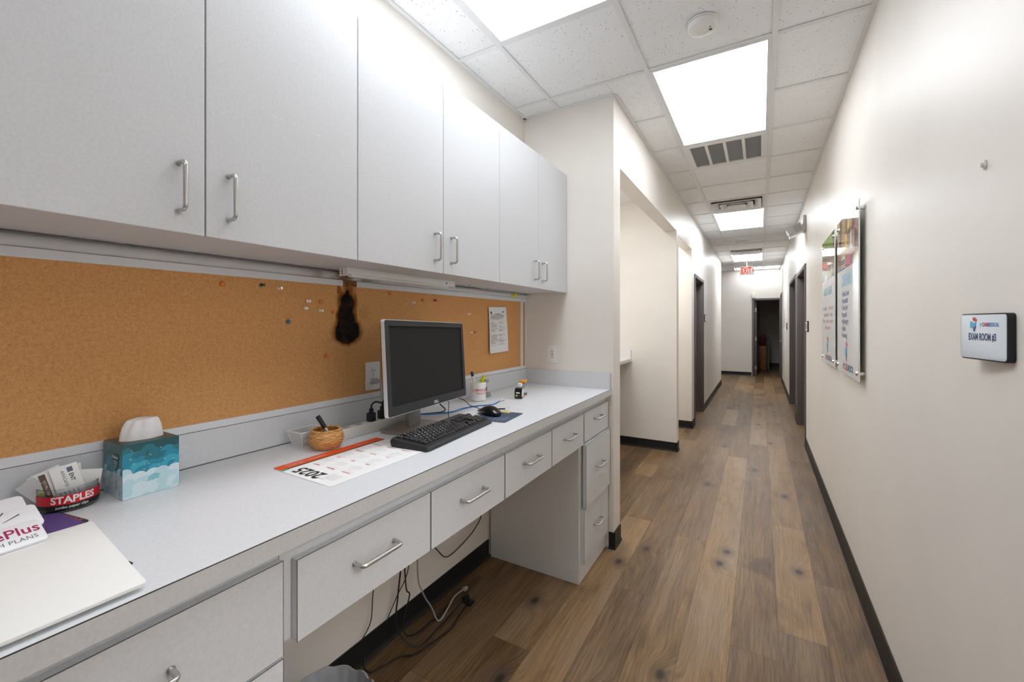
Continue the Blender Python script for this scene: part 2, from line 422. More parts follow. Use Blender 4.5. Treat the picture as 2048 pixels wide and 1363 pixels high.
# ceiling: tiles and T-bar grid in one lay-in system
xs = [-1.44, -1.172, -.562, .062, XR]
ys = [-2.3, -1.78, -1.17, -.56, .05, .66, 1.27, 1.88, 2.49, 3.10, 3.71, 4.32, 4.93, 5.54, 6.15, 6.76, 7.38, 8.05, 8.75, 9.48, 10.06, 10.66, 11.26, 11.86, 12.48, 13.12, YEND]
FIX = {}                                              # cells taken by fixtures: (col, row)
for r in (2, 3): FIX[(2, r)] = 1
for r in (5, 6): FIX[(1, r)] = 1
for r in (9-1, 10-1): FIX[(2, r)] = 1                 # 2.49..3.71
FIX[(2, 10)] = 1; FIX[(2, 13)] = 1
for r in (14, 15): FIX[(2, r)] = 1
FIX[(2, 19)] = 1
for r in (20, 21): FIX[(2, r)] = 1
g = G(); gg = G(); TB = .0125; ZT = CEIL+.0075
for i in range(4):
    for j in range(len(ys)-1):
        x0, x1, y0, y1 = xs[i], xs[i+1], ys[j], ys[j+1]
        if i in (0, 1) and y1 > YE:
            if i == 0 and y0 > YE: continue
            if i == 1 and y0 >= YE: x0 = XL
        if (i, j) in FIX or (j == 24 and i in (2, 3)): continue
        if i == 1 and y0 < YE < y1:
            g.box(x0, XL, y0, YE, ZT, ZT+.015, bev=.002, seg=1); g.box(XL, x1, y0, y1, ZT, ZT+.015, bev=.002, seg=1); continue
        if i == 0: y1 = min(y1, YE)
        g.box(x0+.003, x1-.003, y0+.003, y1-.003, ZT, ZT+.015, bev=.003, seg=1)
# light 5 is turned across the corridor: left strip of tile beside it
g.box(-2.6, XL, 11.15, YEND, ZT, ZT+.015)
g.box(NB, XL-WT, 2.789, 4.985, ZT-.03, ZT); g.box(NB, XL-WT, 5.11, 6.18, ZT-.03, ZT); g.box(NB, XL, 6.305, 8.0, ZT-.03, ZT)
g.box(-1.0, 1.0, YEND+.13, 16.6, ZT-.03, ZT)
g.box(-2.6, 1.0, -2.3, 16.7, ZT+.11, ZT+.14); g.box(XR+.13, 3.2, -1.0, 2.4, ZT+.06, ZT+.10)
ceil = struct('ceiling', g, TILE, 'white speckled lay-in tile ceiling', 'ceiling', loc=(0, 0, CEIL))
for k, x in enumerate(xs[1:-1]):
    yb = YE if k == 0 else YEND
    gg.box(x-TB, x+TB, -2.3, yb, CEIL, CEIL+.006, bev=.0008, seg=1)
for j, y in enumerate(ys[1:-1], 1):
    for i in range(4):
        x0, x1 = xs[i], xs[i+1]
        if y > YE and i == 0: continue
        if y > YE and i == 1: x0 = XL
        if (i, j) in FIX and (i, j-1) in FIX and j in (3, 6, 9, 15, 21): continue
        gg.box(x0+TB, x1-TB, y-TB, y+TB, CEIL+.0005, CEIL+.006, bev=.0008, seg=1)
# wall angle
for a in ((XA, XA+.02, -2.3, YE), (XA, XL, YE-.02, YE), (XL, XL+.02, YE, 11.15), (XR-.02, XR, -2.3, YEND), (-2.6, XR, YEND-.02, YEND)):
    gg.box(*a, CEIL-.001, CEIL+.006)
gg.part('ceiling_grid', GRID, ceil)

# ceiling lights
LENS = mat('light_lens', (.9, .9, .9), .6, emit=(.938, .985, 1.045), es=5.0)
def lens(es): return mat('light_lens', (.9, .9, .9), .6, emit=(.938, .985, 1.045), es=es)
LENS2 = mat('side_room_lens', (.9, .9, .9), .6, emit=(.96, .985, 1.01), es=9.5)
def troffer(x0, x1, y0, y1, label, es=4.7):
    t = thing('ceiling_light', label, 'ceiling light', ((x0+x1)/2, (y0+y1)/2, CEIL), 'recessed fluorescent ceiling lights')
    b = .018; g = G()
    g.box(x0, x1, y0, y0+b, CEIL-.001, CEIL+.05); g.box(x0, x1, y1-b, y1, CEIL-.001, CEIL+.05)
    g.box(x0, x0+b, y0+b, y1-b, CEIL-.001, CEIL+.05); g.box(x1-b, x1, y0+b, y1-b, CEIL-.001, CEIL+.05)
    g.box(x0, x1, y0, y1, CEIL+.05, CEIL+.056)
    g.part('frame', GRID, t)
    g = G(); g.box(x0+b, x1-b, y0+b, y1-b, CEIL+.001, CEIL+.004); g.part('lens', lens(es), t)
troffer(xs[1]+TB, xs[2]-TB, .66+TB, 1.88-TB, 'glowing ceiling light panel above the desk, cut off at the top edge', 4.6)
troffer(xs[2]+TB, xs[3]-TB, 2.49+TB, 3.71-TB, 'large glowing ceiling light panel with the dark return grille behind it', 3.4)
troffer(xs[2]+TB, xs[3]-TB, 6.15+TB, 7.38-TB, 'glowing ceiling light panel just behind the nearer square air diffuser', 5.2)
troffer(xs[2]+TB, xs[3]-TB, 10.06+TB, 11.26-TB, 'small glowing ceiling light panel just before the exit sign', 7.2)
troffer(-.612, .44, 12.48+TB, 13.12-TB, 'farthest glowing ceiling light panel, lying crosswise at the end wall', 2.6)
troffer(xs[2]+TB, xs[3]-TB, -1.17+TB, .05-TB, 'unseen ceiling light panel behind the camera, added to continue the corridor row', 1.6)  # unseen panel, added for light from behind the camera
# nook lamp lights its bright wall; the second opening's unseen lamp is added
def room_light(x, y, label):
    t = thing('ceiling_light', label, 'ceiling light', (x, y, CEIL-.03), 'surface ceiling lights of the side rooms')
    z = ZT-.03; g = G(); g.box(x-.3, x+.3, y-.3, y+.3, z-.045, z, bev=.004); g.part('frame', GRID, t)
    g = G(); g.box(x-.27, x+.27, y-.27, y+.27, z-.05, z-.044); g.part('lens', LENS2, t)
for lx in (1.05, 2.1): troffer(lx, lx+.6, .0, 1.2, 'unseen ceiling light panel added in the exam room, %s the door' % ('nearer' if lx < 2 else 'farther from'), 10.)  # unseen lamps, added to brighten the desk and drawer fronts
room_light(-1.42, 3.6, 'square ceiling light inside the nook')
room_light(-1.42, 5.64, 'unseen square ceiling light added behind the second opening')

# return grille
def grille():
    x0, x1, y0, y1 = xs[2]+TB, xs[3]-TB, 3.71+TB, 4.32-TB
    t = thing('return_grille', 'white ceiling return air grille with four dark slots', 'air vent', ((x0+x1)/2, (y0+y1)/2, CEIL))
    zz = CEIL-.004; g = G(); bo = .045; bi = .022; n = 4
    g.box(x0, x1, y0, y0+bo, zz, CEIL+.02, bev=.002); g.box(x0, x1, y1-bo, y1, zz, CEIL+.02, bev=.002)
    g.box(x0, x0+bo, y0+bo, y1-bo, zz, CEIL+.02, bev=.0005); g.box(x1-bo, x1, y0+bo, y1-bo, zz, CEIL+.02, bev=.0005)
    w = (x1-x0-2*bo-(n-1)*bi)/n
    for k in range(n-1):
        a = x0+bo+(k+1)*w+k*bi; g.box(a, a+bi, y0+bo, y1-bo, zz+.001, CEIL+.02, bev=.0005)
    g.part('frame', GRID, t)
    for k in range(n):
        g = G(); a = x0+bo+k*(w+bi); yy = y0+bo
        while yy < y1-bo-.004:
            g.quad([(a, yy, CEIL+.002), (a+w, yy, CEIL+.002), (a+w, yy+.010, CEIL+.016), (a, yy+.010, CEIL+.016)]); yy += .012
        g.box(a, a+w, y0+bo, y1-bo, CEIL+.02, CEIL+.022, 1)
        g.part('louvre', [mat('grille_slat', (.62, .62, .62), .5), mat('grille_back', (.30, .30, .30), .7)], t)
grille()
def diffuser(y0, y1, label):
    x0, x1 = xs[2]+TB, xs[3]-TB; y0 += TB; y1 -= TB; cx, cy = (x0+x1)/2, (y0+y1)/2
    t = thing('air_diffuser', label, 'air vent', (cx, cy, CEIL), 'square ceiling air diffusers'); hx, hy = (x1-x0)/2, (y1-y0)/2
    g = G()
    def ring(a, b, za, zb):
        lo = [(cx+sx*hx*a, cy+sy*hy*a, za) for sx, sy in ((-1, -1), (1, -1), (1, 1), (-1, 1))]
        hi = [(cx+sx*hx*b, cy+sy*hy*b, zb) for sx, sy in ((-1, -1), (1, -1), (1, 1), (-1, 1))]
        g.loft([lo, hi], cap=False)
    ring(1., .89, CEIL, CEIL); ring(.89, .885, CEIL, CEIL+.05)
    g.part('face_plate', GRID, t)
    for a, dz in ((.86, .026), (.585, .028), (.315, .030)):
        g = G(); ring(a, a-.005, CEIL-dz+.007, CEIL-dz); ring(a-.005, a-.22, CEIL-dz, CEIL+.018); ring(a-.22, a, CEIL+.018, CEIL-dz+.007)
        g.part('cone', GRID, t)
    g = G(); g.box(cx-hx*.09, cx+hx*.09, cy-hy*.09, cy+hy*.09, CEIL-.022, CEIL-.018); g.cyl((cx, cy, CEIL-.019), (cx, cy, CEIL+.05), .015); g.part('core_plate', GRID, t)
    g = G(); g.box(x0, x1, y0, y1, CEIL+.05, CEIL+.058); g.part('throat', mat('duct_dark', (.06, .06, .06), .8), t)
diffuser(5.54, 6.15, 'nearer square stepped air diffuser between ceiling tile and light panel')
diffuser(9.48, 10.06, 'farther square stepped air diffuser near the exit sign')
# smoke detector
def smoke():
    c = (-.24, 2.215, CEIL+.003); t = thing('smoke_detector', 'round white smoke detector on the tile before the large light', 'smoke detector', c)
    g = G(); g.lathe([(.062, 0), (.066, -.004), (.066, -.009), (.058, -.011)], c); g.part('mounting_ring', WHITE, t)
    g = G(); g.lathe([(.056, -.009), (.064, -.013), (.064, -.030), (.060, -.037), (.050, -.041), (.030, -.042), (.029, -.0405), (.022, -.0405), (.021, -.042), (.001, -.042)], c)
    g.part('cover', WHITE, t)
    g = G(); g.cyl((c[0]+.035, c[1]-.01, c[2]-.040), (c[0]+.035, c[1]-.01, c[2]-.043), .0035, m=0)
    for k in range(4): g.box(c[0]+.028, c[0]+.042, c[1]+.004+k*.004, c[1]+.006+k*.004, c[2]-.0425, c[2]-.039)
    g.part('sounder_slots', mat('slot_dark', (.04, .04, .04), .6), t)
smoke()
c = (-.28, 8.55, CEIL+.003); g = G(); g.lathe([(.10, 0), (.10, -.006), (.085, -.012), (.08, -.010), (.075, -.02), (.001, -.026)], c)
g.thing('ceiling_speaker', GRID, 'small round white cover on the ceiling between the two air diffusers', 'ceiling cover')

# exit sign
def exit_sign():
    x0, x1, z0, z1, y = -.42, -.130, 2.555, 2.748, 11.42
    t = thing('exit_sign', 'exit sign with red letters and right arrow hung from the ceiling', 'exit sign', ((x0+x1)/2, y, z0))
    g = G(); g.box(x0, x1, y-.02, y+.02, z0, z1, bev=.006); g.part('housing', mat('exit_face', (.20, .20, .165), .6, spec=.2), t)
    cx, cz = (x0+x1)/2, (z0+z1)/2
    ER = mat('exit_red', (.26, .002, .002), .7, spec=.05, emit=(.9, .01, .01), es=.05)
    g = G(); g.text('EXIT', .205, basis((cx-.016, y-.0225, cz-.006), (1, 0, 0), (0, 0, 1)), bold=.022, sx=.48, space=1.05)
    g.prism([(0, .034), (.016, .034), (.034, 0), (.016, -.034), (0, -.034), (.016, 0)], 0, .002, M=basis((x1-.038, y-.0225, cz), (1, 0, 0), (0, 0, 1)))
    g.part('lettering', ER, t)
    g = G(); g.cyl((cx, y, z1), (cx, y, CEIL+.002), .012); g.box(cx-.06, cx+.06, y-.03, y+.03, CEIL-.008, CEIL+.002, bev=.002); g.part('ceiling_mount', WHITE, t)
exit_sign()

# ------------------------------------------------------------------ doors (frames, leaves)
def frame_x(name, x, s, y0, y1, h, label, leafx=None, handle=False, lbl_cat='door', open_=False):
    """door frame in a wall whose face is the plane X=x, corridor on side s (-1: wall is the right one)"""
    c = .05; p = .014; d = .13; g = G()
    a, b = sorted((x+s*p, x-s*(d-.001)))
    g.box(a, b, y0, y0+c, 0, h+c, bev=.003); g.box(a, b, y1-c, y1, 0, h+c, bev=.003); g.box(a, b, y0+c, y1-c, h, h+c, bev=.003)
    m0, m1 = sorted((x-s*.060, x-s*.085))
    g.box(m0, m1, y0+c, y0+c+.014, 0, h); g.box(m0, m1, y1-c-.014, y1-c, 0, h); g.box(m0, m1, y0+c, y1-c, h-.014, h)
    o = struct(name, g, FRAME, label, lbl_cat, loc=(x, (y0+y1)/2, 0))
    if leafx is not None:
        l0, l1 = sorted((leafx, leafx-s*.042))
        g = G(); g.box(l0, l1, y0+c+.004, y1-c-.004, .008, h-.004, bev=.002); lf = g.part('door_leaf', LEAF, o)
        if handle:
            g = G(); hy = y0+c+.075; hz = .985; xx = l0 if s < 0 else l1
            g.cyl((xx+s*-.001, hy, hz), (xx+s*.012, hy, hz), .032); g.cyl((xx, hy, hz), (xx+s*.062, hy, hz), .011)
            g.tube([(xx+s*.058, hy-.008, hz), (xx+s*.060, hy+.05, hz), (xx+s*.056, hy+.115, hz-.004)], .0105)
            g.part('lever_handle', STEEL, lf)
    return o
frame_x('door_6', XR, -1, .10, 1.10, 2.06, 'unseen taupe exam room doorway beside the room sign, opened to let light in')  # doorway follows from the sign; left open to light the drawer fronts
frame_x('door_1', XR, -1, 5.95, 7.22, 2.06, 'nearest dark taupe door on the right corridor wall', leafx=XR+.086)
frame_x('door_2', XR, -1, 7.5, 9.0, 2.09, 'second dark taupe door on the right corridor wall', leafx=XR+.086)
frame_x('door_3', XR, -1, 12.2, 13.05, 2.12, 'farthest taupe door on the right wall, with a lever handle', leafx=XR+.022, handle=True)
frame_x('door_4', XL, 1, 6.42, 7.51, 2.06, 'dark taupe doorway on the left corridor wall', leafx=XL-.086)
# far doorway in the end wall, leaf swung inwards
g = G(); c = .055; y0 = YEND-.014; y1 = YEND+.129
g.box(-.20, -.145, y0, y1, 0, 2.085, bev=.003); g.box(.425, .48, y0, y1, 0, 2.085, bev=.003); g.box(-.145, .425, y0, y1, 2.03, 2.085, bev=.003)
d5 = struct('door_5', g, FRAME, 'taupe doorway in the far end wall, door swung open into a dim room', 'door', loc=(.1, YEND, 0))
Mo = Matrix.Translation((-.14, YEND+.135, 0)) @ Matrix.Rotation(R(84), 4, 'Z')
g = G(); g.box(0, .56, -.044, 0, .01, 2.02, bev=.002, M=Mo); lf = g.part('door_leaf', LEAF, d5)
for z in (.22, 1.0, 1.78):
    g = G(); g.box(-.002, .003, -.040, -.004, z-.055, z+.055, M=Mo); g.cyl(Mo @ Vector((-.004, -.046, z-.055)), Mo @ Vector((-.004, -.046, z+.055)), .007)
    g.part('hinge', STEEL, lf)

# things in the dim far room
t = thing('wooden_cabinet', 'orange brown wooden cabinet inside the dim far room', 'cabinet', (.03, 15.3, 0))
g = G(); g.box(-.11, .16, 15.05, 15.6, .03, .73, bev=.004); g.box(-.10, .15, 15.07, 15.58, 0, .03); g.part('body', mat('orange_wood', (.40, .16, .055), .45, noise=.2, nscale=12), t)
g = G(); g.box(-.10, .15, 15.04, 15.049, .05, .71, bev=.002); g.part('door', mat('orange_wood_door', (.42, .17, .06), .45, noise=.2, nscale=12), t)
g = G(); g.box(.17, .235, 15.3, 16.5, 0, .93, bev=.004); g.thing('grey_panel', mat('grey_panel_paint', (.22, .22, .23), .5), 'grey upright panel beside the orange cabinet in the dim room', 'panel')  # plain grey upright panel
t = thing('dark_red_box', 'dark red storage box on the cabinet in the dim far room', 'box', (.02, 15.4, .73))
g = G(); g.box(-.10, .15, 15.2, 15.55, .7305, .745); g.box(-.095, .145, 15.21, 15.54, .745, 1.05, bev=.006); g.part('body', mat('dark_red', (.12, .012, .014), .5), t)
g = G(); g.box(-.10, .15, 15.2, 15.55, 1.02, 1.06, bev=.004); g.part('lid', mat('dark_red_lid', (.14, .014, .016), .5), t)
g = G(); g.box(.0, .11, 15.25, 15.45, 1.0605, 1.09, bev=.006); g.thing('small_carton', GREY, 'small grey carton lying on the dark red box', 'box')
g = G(); g.box(.33, .40, 16.574, 16.584, .40, .52, bev=.003)
g.box(.345, .385, 16.572, 16.575, .47, .50); g.box(.345, .385, 16.572, 16.575, .42, .45)
g.thing('wall_outlet', WHITE, 'white outlet on the back wall of the dim far room', 'outlet')

# ------------------------------------------------------------------ handles
def pull(p0, p1, out, r=.0048, stand=.032):
    """bent wire bar pull between two feet"""
    p0, p1, out = Vector(p0), Vector(p1), Vector(out); d = (p1-p0).normalized(); b = .011
    pts = [p0-out*.001, p0+out*(stand-b)]
    for k in range(1, 6):
        a = R(90*k/5); pts.append(p0+out*(stand-b+b*math.sin(a))+d*(b-b*math.cos(a)))
    for k in range(0, 6):
        a = R(90*k/5); pts.append(p1+out*(stand-b+b*math.cos(a))-d*(b-b*math.sin(a)))
    pts.append(p1-out*.001)
    g = G(); g.tube(pts, r, seg=12)
    for p in (p0, p1): g.cyl(p-out*.0005, p+out*.003, .0062)
    return g

# ------------------------------------------------------------------ wall cabinets
XF = -1.116; CZ0, CZ1 = 1.622, 2.405
SCUFFM = mat('door_scuff', (.80, .80, .80), .6)
SCUFF = [((.655, 1.968), (.670, 1.969)), ((.676, 1.969), (.690, 1.9695)), ((.706, 1.9702), (.722, 1.9706)), ((.722, 1.9700), (.742, 1.9696)), ((.752, 1.9698), (.775, 1.9703)), ((.772, 1.9698), (.802, 1.9692))]
def wall_cabinet(ya, ym, yb, label, scratch=False):
    t = thing('wall_cabinet', label, 'cabinet', (-1.28, (ya+yb)/2, CZ0), 'white wall cabinets above the desk')
    g = G(); g.box(XA+.002, XF-.019, ya+.0005, yb-.0005, CZ0+.003, CZ1, bev=.001, seg=1); g.part('body', LAM, t)
    for k, (a, b) in enumerate(((ya, ym), (ym, yb))):
        g = G(); q = .0016
        g.box(XF-.018, XF, a+q, b-q, CZ0, CZ1, bev=.0012, seg=1)
        if scratch and k == 1:
            for pa, pb in SCUFF: g.box(XF-.0002, XF+.0002, pa[0], pb[0], min(pa[1], pb[1])-.0003, max(pa[1], pb[1])+.0003, 1)
        dr = g.part('door', [LAM, SCUFFM], t)
        hy = ym-.053 if k == 0 else ym+.050
        pull((XF, hy, 1.670), (XF, hy, 1.775), (1, 0, 0)).part('handle', STEEL, dr)
wall_cabinet(.068, .500, .935, 'white two-door wall cabinet nearest the camera, cut off by the left edge', True)
wall_cabinet(.935, 1.363, 1.795, 'middle white two-door wall cabinet, above the scorched cork and lamp')
wall_cabinet(1.795, 2.224, YE-.002, 'farthest white two-door wall cabinet, against the beige partition')

# ------------------------------------------------------------------ worktop
t = thing('worktop', 'long white laminate desk worktop with backsplash', 'worktop', (-1.12, 1.1, .967))
g = G(); XC = -.814
g.box(XA+.002, XC, -.45, YE-.002, .967, Z0)
g.box(XC, XC+.0012, -.45, YE-.002, .967, Z0-.0014, 1); g.box(XC-.0005, XC+.0010, -.45, YE-.002, Z0-.0014, Z0+.0002, 2)
g.part('top', [COUNTER, mat('edge_band', (.60, .605, .61), .42, noise=.05, nscale=150), LAMD], t)
g = G(); g.box(XA+.002, -1.415, -.45, YE-.022, Z0+.0006, 1.1048); g.box(-1.416, -1.4147, -.45, YE-.022, 1.1041, 1.1049, 1)
g.box(-1.4146, -1.413, -.45, 1.55, Z0, Z0+.002, 1)
g.part('backsplash', [LAM, LAMD], t)
g = G(); g.box(-1.415, XC-.003, YE-.022, YE-.002, Z0+.0006, 1.106); g.part('end_splash', [LAM, LAMD], t)

# ------------------------------------------------------------------ base units
XD = -.832; DT = .019
def drawer(parent, ya, yb, za, zb, x=XD, hz=None, half=.063):
    g = G(); g.box(x-DT, x, ya, yb, za, zb, bev=.001, seg=1)
    for e in ((ya, ya+.0008), (yb-.0008, yb)): g.box(x-.001, x+.0004, e[0], e[1], za, zb, 1)
    g.box(x-.001, x+.0004, ya, yb, zb-.0008, zb, 1)
    g.box(x-DT-.35, x-DT, ya+.03, yb-.03, za+.02, zb-.03, 0)
    d = g.part('drawer', [LAM, LAMD], parent)
    yc = (ya+yb)/2; hz = (za+zb)/2+.012 if hz is None else hz
    pull((x, yc-half, hz), (x, yc+half, hz), (1, 0, 0)).part('handle', STEEL, d)
XB = XD-DT-.001
t = thing('drawer_base_cabinet', 'white drawer base unit at the bottom left corner under the worktop', 'cabinet', (-1.14, .2, 0))
g = G(); g.box(XA+.01, XB, -.45, .514, .0, .966); g.part('body', LAM, t)
drawer(t, .005, .513, .749, .941, hz=.855); drawer(t, .005, .513, .40, .744); drawer(t, .005, .513, .10, .395)
def apron(ya, ym, yb, label, y0, y1):
    t = thing('apron_drawer_unit', label, 'drawer unit', (-1.14, (ya+yb)/2, .755), 'shallow drawer units hung under the worktop')
    g = G(); g.box(XB-.42, XB, y0, y1, .762, .966); g.part('carcass', LAM, t)  # solid carcass behind the drawer fronts
    drawer(t, ya, ym-.0015, .757, .928, hz=.851); drawer(t, ym+.0015, yb, .757, .928, hz=.851)
apron(.542, .958, 1.374, 'nearer shallow two-drawer unit hung under the worktop', .516, 1.375)
apron(1.378, 1.796, 2.205, 'farther shallow two-drawer unit hung under the worktop, beside the pedestal', 1.376, 2.183)
t = thing('drawer_pedestal', 'white three-drawer pedestal under the far end of the worktop', 'drawer pedestal', (-1.14, 2.41, 0))
g = G(); g.box(-1.422, XB, 2.185, YE-.004, .0, .966, bev=.001, seg=1); g.part('body', mat('pedestal_laminate', (.70, .71, .725), .45, noise=.05, nscale=170), t)
drawer(t, 2.214, YE-.006, .765, .93, half=.058, hz=.872); drawer(t, 2.214, YE-.006, .408, .757, x=XD+.011, half=.058, hz=.600); drawer(t, 2.214, YE-.006, .105, .398, half=.058, hz=.262)

# ------------------------------------------------------------------ cork board
t = thing('cork_board', 'long framed cork pinboard with a black scorch mark above the desk', 'pinboard', (XA, 1.3, 1.107))
CB = -1.4260
g = G(); g.box(XA+.002, CB, -.45, 2.562, 1.126, 1.567)
o = g.part('cork_panel', CORK, t)
# object coordinates of the cork run in the board's own frame; shift mesh so that Y, Z read as measured
for v in o.data.vertices: v.co += Vector(ORG[t.name])
o.location = -Vector(ORG[t.name])
g = G(); g.box(XA+.002, CB, 2.592, 2.628, 1.126, 1.567); o = g.part('cork_panel', CORK, t)
for v in o.data.vertices: v.co += Vector(ORG[t.name])
o.location = -Vector(ORG[t.name])
FX = CB+.006
g = G(); g.box(XA+.002, FX, -.45, YE-.002, 1.1052, 1.1262, bev=.0004, seg=1); g.part('bottom_rail', TRIMW, t)
g = G(); g.box(XA+.002, FX, -.45, 1.118, 1.5668, 1.590, bev=.001, seg=1); g.box(XA+.002, FX, 1.185, YE-.002, 1.5668, 1.590, bev=.001, seg=1)
g.box(XA+.002, FX-.002, 1.118, 1.185, 1.5668, 1.590, 1); g.part('top_rail', [TRIMW, CORK_FRAME_BURN], t)
g = G(); g.box(XA+.002, FX, 2.562, 2.592, 1.126, 1.567, bev=.001, seg=1); g.part('divider', TRIMW, t)
g = G(); g.box(XA+.002, FX, 2.628, YE-.002, 1.126, 1.567, bev=.001, seg=1); g.part('end_stile', TRIMW, t)
# raceway tube below the cabinets
PIPE = mat('raceway_paint', (.60, .60, .60), .4)
def pipe_mat():
    m = PIPE; k = NT(m); tc = k.n('ShaderNodeTexCoord').outputs['Object']
    d = k.vec('LENGTH', k.vec('MULTIPLY', k.vec('SUBTRACT', tc, (0, 1.12, 0)), (0, 1/.22, 0)))
    f = k.math('MULTIPLY', k.lt(d, .1, 1.), k.math('SUBTRACT', 1, k.lt(k.noise(tc, 14, 4), .35, .6)))
    k.l(k.mix(f, (.60, .60, .60), (.20, .11, .04)), k.p.inputs['Base Color'])
pipe_mat()
g = G(); g.cyl((-1.420, -.45, 1.6045), (-1.420, YE-.006, 1.6045), .0138, seg=24)
g.cyl((-1.420, YE-.014, 1.6045), (-1.420, YE-.006, 1.6045), .0150, seg=24)
g.thing('cable_raceway', PIPE, 'long grey white tube running under the wall cabinets, stained brown midway', 'conduit', loc=(-1.42, 0, 1.59))
# lamp bar
t = thing('cabinet_lamp', 'unlit white slim lamp bar under the middle wall cabinet', 'lamp', (-1.31, 1.35, 1.595))
g = G(); lx0, lx1, ly0, ly1, lz0, lz1 = -1.335, -1.292, 1.035, 1.665, 1.594, 1.6245
g.box(lx0, lx1, ly0+.004, ly1-.004, lz0+.006, lz1, bev=.002); g.part('housing', WHITE, t)
g = G(); g.tube([(lx0+.020, ly0+.03, lz0+.008), (lx0+.020, ly1-.03, lz0+.008)], .012, seg=16); g.part('diffuser', mat('lamp_diffuser', (.78, .78, .78), .5), t)
for a, b, s in ((ly0, ly0+.006, -1), (ly1-.006, ly1, 1)):
    g = G(); g.box(lx0-.001, lx1+.001, a, b, lz0-.001, lz1, bev=.001, seg=1)
    for z in (.007, .015, .023): g.cyl((lx0+.015, (a+b)/2, lz0+z), (lx0+.015, (a+b)/2+s*.0036, lz0+z), .0026, m=1)
    g.part('end_cap', [WHITE, DGREY], t)
g = G(); g.cyl((lx1-.002, 1.60, lz0+.016), (lx1+.0012, 1.60, lz0+.016), .005); g.part('switch', GREY, t)
g = G(); g.tube(spline([(-1.315, 1.665, 1.61), (-1.335, 1.80, 1.6165), (-1.36, 1.95, 1.6185), (-1.385, 2.12, 1.6175), (-1.40, 2.30, 1.6195), (-1.405, 2.44, 1.6165)]), .0020)
for x, y in ((-1.345, 1.86), (-1.378, 2.08)): g.box(x-.006, x+.006, y-.004, y+.004, 1.613, 1.6245)
g.thing('lamp_wire', mat('wire_white', (.5, .5, .5), .5), 'thin pale wire clipped under the farthest wall cabinet', 'wire')
g = G(); g.box(-1.409, -1.395, 2.437, 2.462, 1.597, 1.6195, bev=.002); g.box(-1.406, -1.394, 2.405, 2.44, 1.592, 1.603, bev=.002); g.cyl((-1.400, 2.462, 1.606), (-1.400, 2.475, 1.606), .004)
g.thing('yellow_clip', mat('yellow_plastic', (.72, .70, .02), .4), 'small yellow clip on the tube near the partition', 'clip')

# pushpins
def pin(y, z, m, label, kind):
    t = thing('pushpin', label, 'pushpin', (CB, y, z), 'pushpins in the cork board')
    Mp = basis((CB, y, z), (0, 1, 0), (0, 0, 1)) @ Matrix.Rotation(R(random.uniform(-12, 12)), 4, 'Y')
    g = G(); g.cyl((0, 0, -.004), (0, 0, .006), .0006, M=Mp, seg=8); g.part('needle', STEEL, t)
    g = G()
    if kind == 'round': g.lathe([(.0005, .0105), (.005, .0098), (.0072, .0072), (.0072, .005), (.005, .0022), (.0005, .0015)], m=0, seg=18, M=Mp)
    else: g.lathe([(.0058, .003), (.0058, .0046), (.0032, .006), (.0028, .0125), (.0047, .0150), (.0047, .0168), (.0005, .0172)], seg=18, M=Mp)
    g.part('head', m, t)
PO = mat('pin_orange', (.75, .20, .02), .4); PC = mat('pin_clear', (.88, .88, .88), .15); PB = mat('pin_blue', (.04, .16, .34), .35)
PG = mat('pin_green', (.012, .10, .09), .35); PR = mat('pin_red', (.35, .01, .01), .35)
for y, z, m, k, lab in (
    (.683, 1.540, PO, 'round', 'orange pushpin farthest left on the cork board'),
    (.800, 1.546, PG, 'push', 'dark green pushpin near the top rail of the cork board'),
    (.862, 1.540, CHROME, 'push', 'silver pushpin near the top rail of the cork board'),
    (.967, 1.500, PC, 'push', 'clear pushpin, upper left of the three left of the scorch mark'),
    (.959, 1.474, PC, 'push', 'clear pushpin, lower left of the three left of the scorch mark'),
    (1.018, 1.467, PC, 'push', 'clear pushpin just under an orange pin, left of the scorch mark'),
    (1.020, 1.500, PO, 'round', 'orange pushpin level with the clear pin, left of the scorch mark'),
    (.893, 1.425, PB, 'round', 'blue pushpin on the cork board'),
    (1.074, 1.463, PO, 'round', 'orange pushpin touching the left edge of the scorch mark'),
    (1.043, 1.297, PO, 'round', 'lowest orange pushpin, below and left of the scorch mark'),
    (1.369, 1.553, PO, 'round', 'orange pushpin against the top rail right of the scorch mark'),
    (1.511, 1.517, PC, 'push', 'clear pushpin above the monitor'),
    (1.581, 1.532, PO, 'round', 'orange pushpin beside the red pin above the monitor'),
    (1.665, 1.536, PR, 'push', 'dark red pushpin above the monitor'),
    (1.955, 1.471, PC, 'push', 'clear pushpin right of the monitor, level with its top edge'),
    (1.979, 1.366, PC, 'push', 'clear pushpin beside an orange pin right of the monitor'),
    (2.022, 1.368, PO, 'round', 'orange pushpin right of the monitor, left of the paper notice')):
    pin(y, z, m, lab, k)

# paper notice
INK = mat('grey_ink', (.16, .16, .17), .7); INKB = mat('black_ink', (.03, .03, .03), .7)
t = thing('paper_notice', 'white printed form pinned to the cork board by the partition', 'paper', (CB, 2.26, 1.232))
g = G(); n = 14; y0, y1, zt, zb = 2.158, 2.366, 1.518, 1.236
def pf(u, v): return (CB+.0065+.004*math.sin(v*3.0)*(.4+.6*u)+.010*v**3+.003*math.sin(u*5+v*4), y0+(y1-y0)*u+.005*v, zt+(zb-zt)*v+.006*u)
rows = [[pf(u/8, v/n) for u in range(9)] for v in range(n+1)]
g.loft(rows, cap=False, closed=False); p = g.part('sheet', WHITEP, t)
def pline(u0, u1, v, th, m):
    k = 6; a = [pf(u0+(u1-u0)*i/k, v) for i in range(k+1)]; b = [pf(u0+(u1-u0)*i/k, v+th) for i in range(k+1)]
    a = [(x+.0008, y, z) for x, y, z in a]; b = [(x+.0008, y, z) for x, y, z in b]
    gp.loft([a, b], m, cap=False, closed=False)
